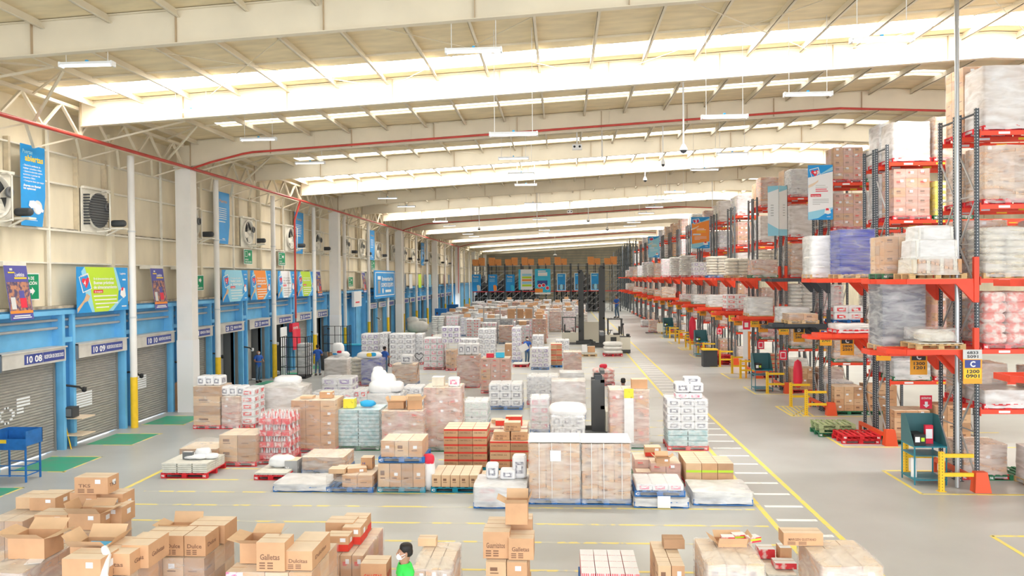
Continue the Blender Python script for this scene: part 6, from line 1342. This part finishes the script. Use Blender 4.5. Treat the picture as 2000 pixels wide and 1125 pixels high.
# ================================================================== PEOPLE
def skin_mesh(name,verts,edges,radii,mt,parent,loc=(0,0,0),sub=1):
    me=bpy.data.meshes.new(name); me.from_pydata([Vector(v) for v in verts],edges,[]); o=bpy.data.objects.new(name,me); COL.objects.link(o)
    md=o.modifiers.new('s','SKIN'); md.use_smooth_shade=True; me.skin_vertices or me.attributes
    for i,rr_ in enumerate(radii):
        q=rr_ if isinstance(rr_,tuple) else (rr_,rr_); me.skin_vertices[0].data[i].radius=q
    me.skin_vertices[0].data[0].use_root=True
    o.modifiers.new('b','SUBSURF').levels=sub
    bpy.context.view_layer.update(); dg=bpy.context.evaluated_depsgraph_get(); nm=bpy.data.meshes.new_from_object(o.evaluated_get(dg)); nm.name=name
    bpy.data.objects.remove(o); nm.materials.clear(); nm.materials.append(MATS[mt]); nm.polygons.foreach_set('use_smooth',[True]*len(nm.polygons))
    return obj(name,nm,parent,loc)
def person(label,x,y,face,pose='stand',shirt='shirt_blue',mask=True,h=1.7,bald=False,carry=None,fingers=False,z=0):
    r=thing('person',label,'person',(x,y,z),face); s=h/1.7
    # figure faces -Y in local space
    st=.12 if pose=='walk' else .02
    J={'pel':(0,0,.93),'wst':(0,0,1.06),'chs':(0,-.01,1.27),'shc':(0,0,1.40),'nek':(0,-.01,1.47),'hd0':(0,-.02,1.56),'hd1':(0,-.02,1.64),'hd2':(0,-.015,1.69),
       'hl':(-.09,0,.90),'kl':(-.1,-st-.02,.50),'al':(-.1,-st+.04,.09),'tl':(-.11,-st-.13,.045),'hr':(.09,0,.90),'kr':(.1,st-.02,.50),'ar':(.1,st+.1,.09),'tr':(.11,st-.07,.045),
       'sl':(-.19,0,1.39),'sr':(.19,0,1.39)}
    if pose in('stand','walk'): J.update({'el':(-.26,.03,1.13),'wl':(-.27,-.08,.9),'fl':(-.27,-.11,.82),'er':(.26,.03,1.13),'wr':(.27,-.08,.9),'fr':(.27,-.11,.82)})
    else: J.update({'el':(-.25,-.06,1.14),'wl':(-.14,-.28,1.13),'fl':(-.08,-.36,1.14),'er':(.25,-.06,1.14),'wr':(.15,-.29,1.12),'fr':(.09,-.37,1.13)})
    order=['pel','wst','chs','shc','nek','hd0','hd1','hd2','hl','kl','al','tl','hr','kr','ar','tr','sl','el','wl','fl','sr','er','wr','fr']
    R_={'pel':(.15,.1),'wst':(.14,.1),'chs':(.16,.11),'shc':(.12,.09),'nek':.058,'hd0':(.078,.1),'hd1':(.085,.112),'hd2':(.065,.085),'hl':.085,'kl':.06,'al':.042,'tl':.04,'hr':.085,'kr':.06,'ar':.042,'tr':.04,'sl':.062,'el':.042,'wl':.028,'fl':.034,'sr':.062,'er':.042,'wr':.028,'fr':.034}
    E_=[('pel','wst'),('wst','chs'),('chs','shc'),('shc','nek'),('nek','hd0'),('hd0','hd1'),('hd1','hd2'),('pel','hl'),('hl','kl'),('kl','al'),('al','tl'),('pel','hr'),('hr','kr'),('kr','ar'),('ar','tr'),('shc','sl'),('sl','el'),('el','wl'),('wl','fl'),('shc','sr'),('sr','er'),('er','wr'),('wr','fr')]
    V=[tuple(c*s for c in J[k]) for k in order]; ix={k:i for i,k in enumerate(order)}
    E=[(ix[a],ix[b]) for a,b in E_]; RR=[(R_[k] if isinstance(R_[k],tuple) else (R_[k],R_[k])) for k in order]
    V2=list(V)
    for sd in ('l','r'):   # thumb and four fingers
        p0=Vector(J['f'+sd]); d=(p0-Vector(J['w'+sd])).normalized(); side=Vector((1,0,0)) if abs(d.x)<.5 else Vector((0,0,1))
        for k in range(4):
            q=p0+side*(.011*(k-1.5)*1.6)+d*.02; L=(.055,.065,.06,.048)[k]; b=len(V2); V2+= [tuple((q)*s),tuple((q+d*L*.55)*s),tuple((q+d*L+Vector((0,-.012,-.01)))*s)]; E+=[(ix['f'+sd],b),(b,b+1),(b+1,b+2)]; RR+=[(.01,.01),(.009,.009),(.007,.007)]
        q=p0+Vector((0,-.03,0))-d*.02; b=len(V2); V2+=[tuple(q*s),tuple((q+d*.04+Vector((0,-.015,0)))*s)]; E+=[(ix['f'+sd],b),(b,b+1)]; RR+=[(.011,.011),(.008,.008)]
    body=skin_mesh('body',V2,E,[(a*s,b*s) for a,b in RR],'skin',r)
    SEG=[(Vector(J[p])*s,Vector(J[q])*s,p,q) for p,q in E_]
    def cls(c):
        best=None
        for p,q,a_,b_ in SEG:
            t_=max(0,min(1,(c-p).dot(q-p)/max(1e-9,(q-p).length_squared))); d_=(c-(p+(q-p)*t_)).length
            ra=R_[a_] if not isinstance(R_[a_],tuple) else sum(R_[a_])/2; rb=R_[b_] if not isinstance(R_[b_],tuple) else sum(R_[b_])/2
            d_-=s*(ra+(rb-ra)*t_)*.9
            if best is None or d_<best[0]: best=(d_,a_,b_,t_)
        _,a_,b_,t_=best
        if a_ in ('wst','chs') or (a_,b_)==('pel','wst') or (a_=='shc' and b_ in('sl','sr')) or (a_ in('sl','sr') and t_<.62): return 'shirt'
        if (a_,b_)==('shc','nek'): return 'shirt' if t_<.75 else ''
        if (a_=='pel' and b_[0]=='h') or a_ in('hl','hr') or (a_ in('kl','kr') and t_<.95): return 'trousers'
        return ''
    bm_=body.data; vn=[v.normal.copy() for v in bm_.vertices]; sets={'shirt':[],'trousers':[]}
    for p_ in bm_.polygons:
        k_=cls(p_.center)
        if k_: sets[k_].append(tuple(p_.vertices))
    for nm_,mt_,gr in (('shirt',shirt,.016),('trousers','jeans',.012)):
        used=sorted({i for f in sets[nm_] for i in f}); mp_={i:n for n,i in enumerate(used)}; m=MB()
        m.add([bm_.vertices[i].co+vn[i]*gr*s for i in used],[tuple(mp_[i] for i in f) for f in sets[nm_]],mt_,True); m.build(nm_,r)
    for k in ('l','r'):
        m=MB(); a=J['t'+k]; m.blob(a[0]*s,(a[1]+.07)*s,.05*s,.105*s,.28*s,.1*s,'shoe',e=3,n=12,k=6); m.build('shoe',r)
    m=MB(); cx,cy,cz=(c*s for c in J['hd1'])
    if not bald:
        m.blob(cx,cy+.03*s,cz+.045*s,.178*s,.18*s,.14*s,'hair',e=2.3,n=16,k=8); m.blob(cx,cy+.045*s,cz-.0*s,.17*s,.16*s,.15*s,'hair',e=2.3,n=14,k=6)
        hr=m.build('hair',r)
    m=MB(); fy=cy-.083*s
    for e in (-1,1):
        m.blob(e*.034*s,fy+.008*s,cz-.005*s,.028*s,.012*s,.013*s,'white',e=2,n=8,k=4); m.blob(e*.034*s,fy+.002*s,cz-.005*s,.012*s,.006*s,.012*s,'black',e=2,n=8,k=4)
        m.blob(e*.086*s,cy+.01*s,cz-.02*s,.022*s,.04*s,.065*s,'skin',e=2,n=8,k=5)
    m.blob(0,fy-.012*s,cz-.03*s,.03*s,.035*s,.05*s,'skin',e=2,n=8,k=5); m.blob(0,fy-.002*s,cz-.075*s,.05*s,.014*s,.014*s,'ban_red',e=2,n=8,k=4)
    m.build('face',r)
    if mask:
        m=MB(); m.blob(0,cy-.068*s,cz-.06*s,.118*s,.085*s,.088*s,'white',e=3,n=12,k=6)
        for e in (-1,1): m.tube([(e*.06*s,cy-.07*s,cz-.04*s),(e*.092*s,cy+.0*s,cz-.01*s)],.004*s,'white',5); m.tube([(e*.06*s,cy-.06*s,cz-.09*s),(e*.09*s,cy+.01*s,cz-.03*s)],.004*s,'white',5)
        m.build('face_mask',r)
    return r
def pp(px,py,label,face,**k):
    a=fl(px,py); return person(label,a[0],a[1],face,**k)
d=fl(792,1082,1.62)
person('man with short black hair, white mask and green shirt at the bottom centre',d[0],d[1],-1.15,pose='work',shirt='shirt_green',h=1.72)
pp(505,747,'bald man in blue shirt and mask writing at open door 13',.9,pose='work',bald=True)
pp(621,733,'worker in blue shirt and jeans seen from behind by the tall cage',PI,pose='work',mask=False)
pp(752,738,'worker in blue shirt with dark back support, reaching right in the stock',PI*.8,pose='work',mask=False)
pp(1030,712,'worker in blue shirt and mask holding a white board in mid stock',.4,pose='work')
person('worker half hidden behind the walkway carton load',*fl(1217,741,1.7),PI,pose='work',mask=False)
pp(777,650,'worker in blue shirt standing left of the third white column',PI*.5,mask=False)
pp(854,641,'worker in blue shirt walking on the dock side aisle',PI,pose='walk',mask=False)
pp(936,660,'worker in blue shirt pulling a pallet jack in mid hall',PI*.7,pose='work',mask=False)
pp(882,618,'small distant worker in blue shirt beside the blue carts',PI*.4,mask=False)
pp(978,612,'distant worker in dark shirt among the far stock',PI,mask=False,shirt='dark')
person('worker in blue shirt standing on the right reach truck',fl(1207,680)[0],fl(1207,680)[1]+1.0,-.8,pose='work',mask=False,z=2.27)
a=fl(1030,712); m=MB(); m.cbox(0,0,0,.55,.03,.42,'white'); o=m.build('white_board',None,(a[0]-.2,a[1]-.42,1.1)); o.rotation_euler=(.2,-.5,0); tag(o,'white board held by the masked worker in mid stock','board')
a=fl(625,722); m=MB(); m.blob(0,0,.55,.5,.5,1.1,'dark',e=3,n=12,k=6,jit=.05,rg=rg); tag(m.build('black_bag_bin',None,(a[0]+.35,a[1]-.3,0)),'black bin bag beside the worker at the tall cage','bag')
a=fl(925,652); r=thing('pallet_jack','dark pallet jack pulled by the worker in mid hall','pallet jack',(a[0],a[1],0)); m=MB(); m.box(-1.2,-.25,.08,-.1,-.1,.14,'fork_dark'); m.build('fork',r); m=MB(); m.box(-1.2,.1,.08,-.1,.25,.14,'fork_dark'); m.build('fork',r); m=MB(); m.box(-.1,-.2,.1,.15,.2,.6,'fork_dark'); m.tube([(.1,0,.5),(.6,0,1.15)],.03,'ban_red',6); m.build('handle',r)
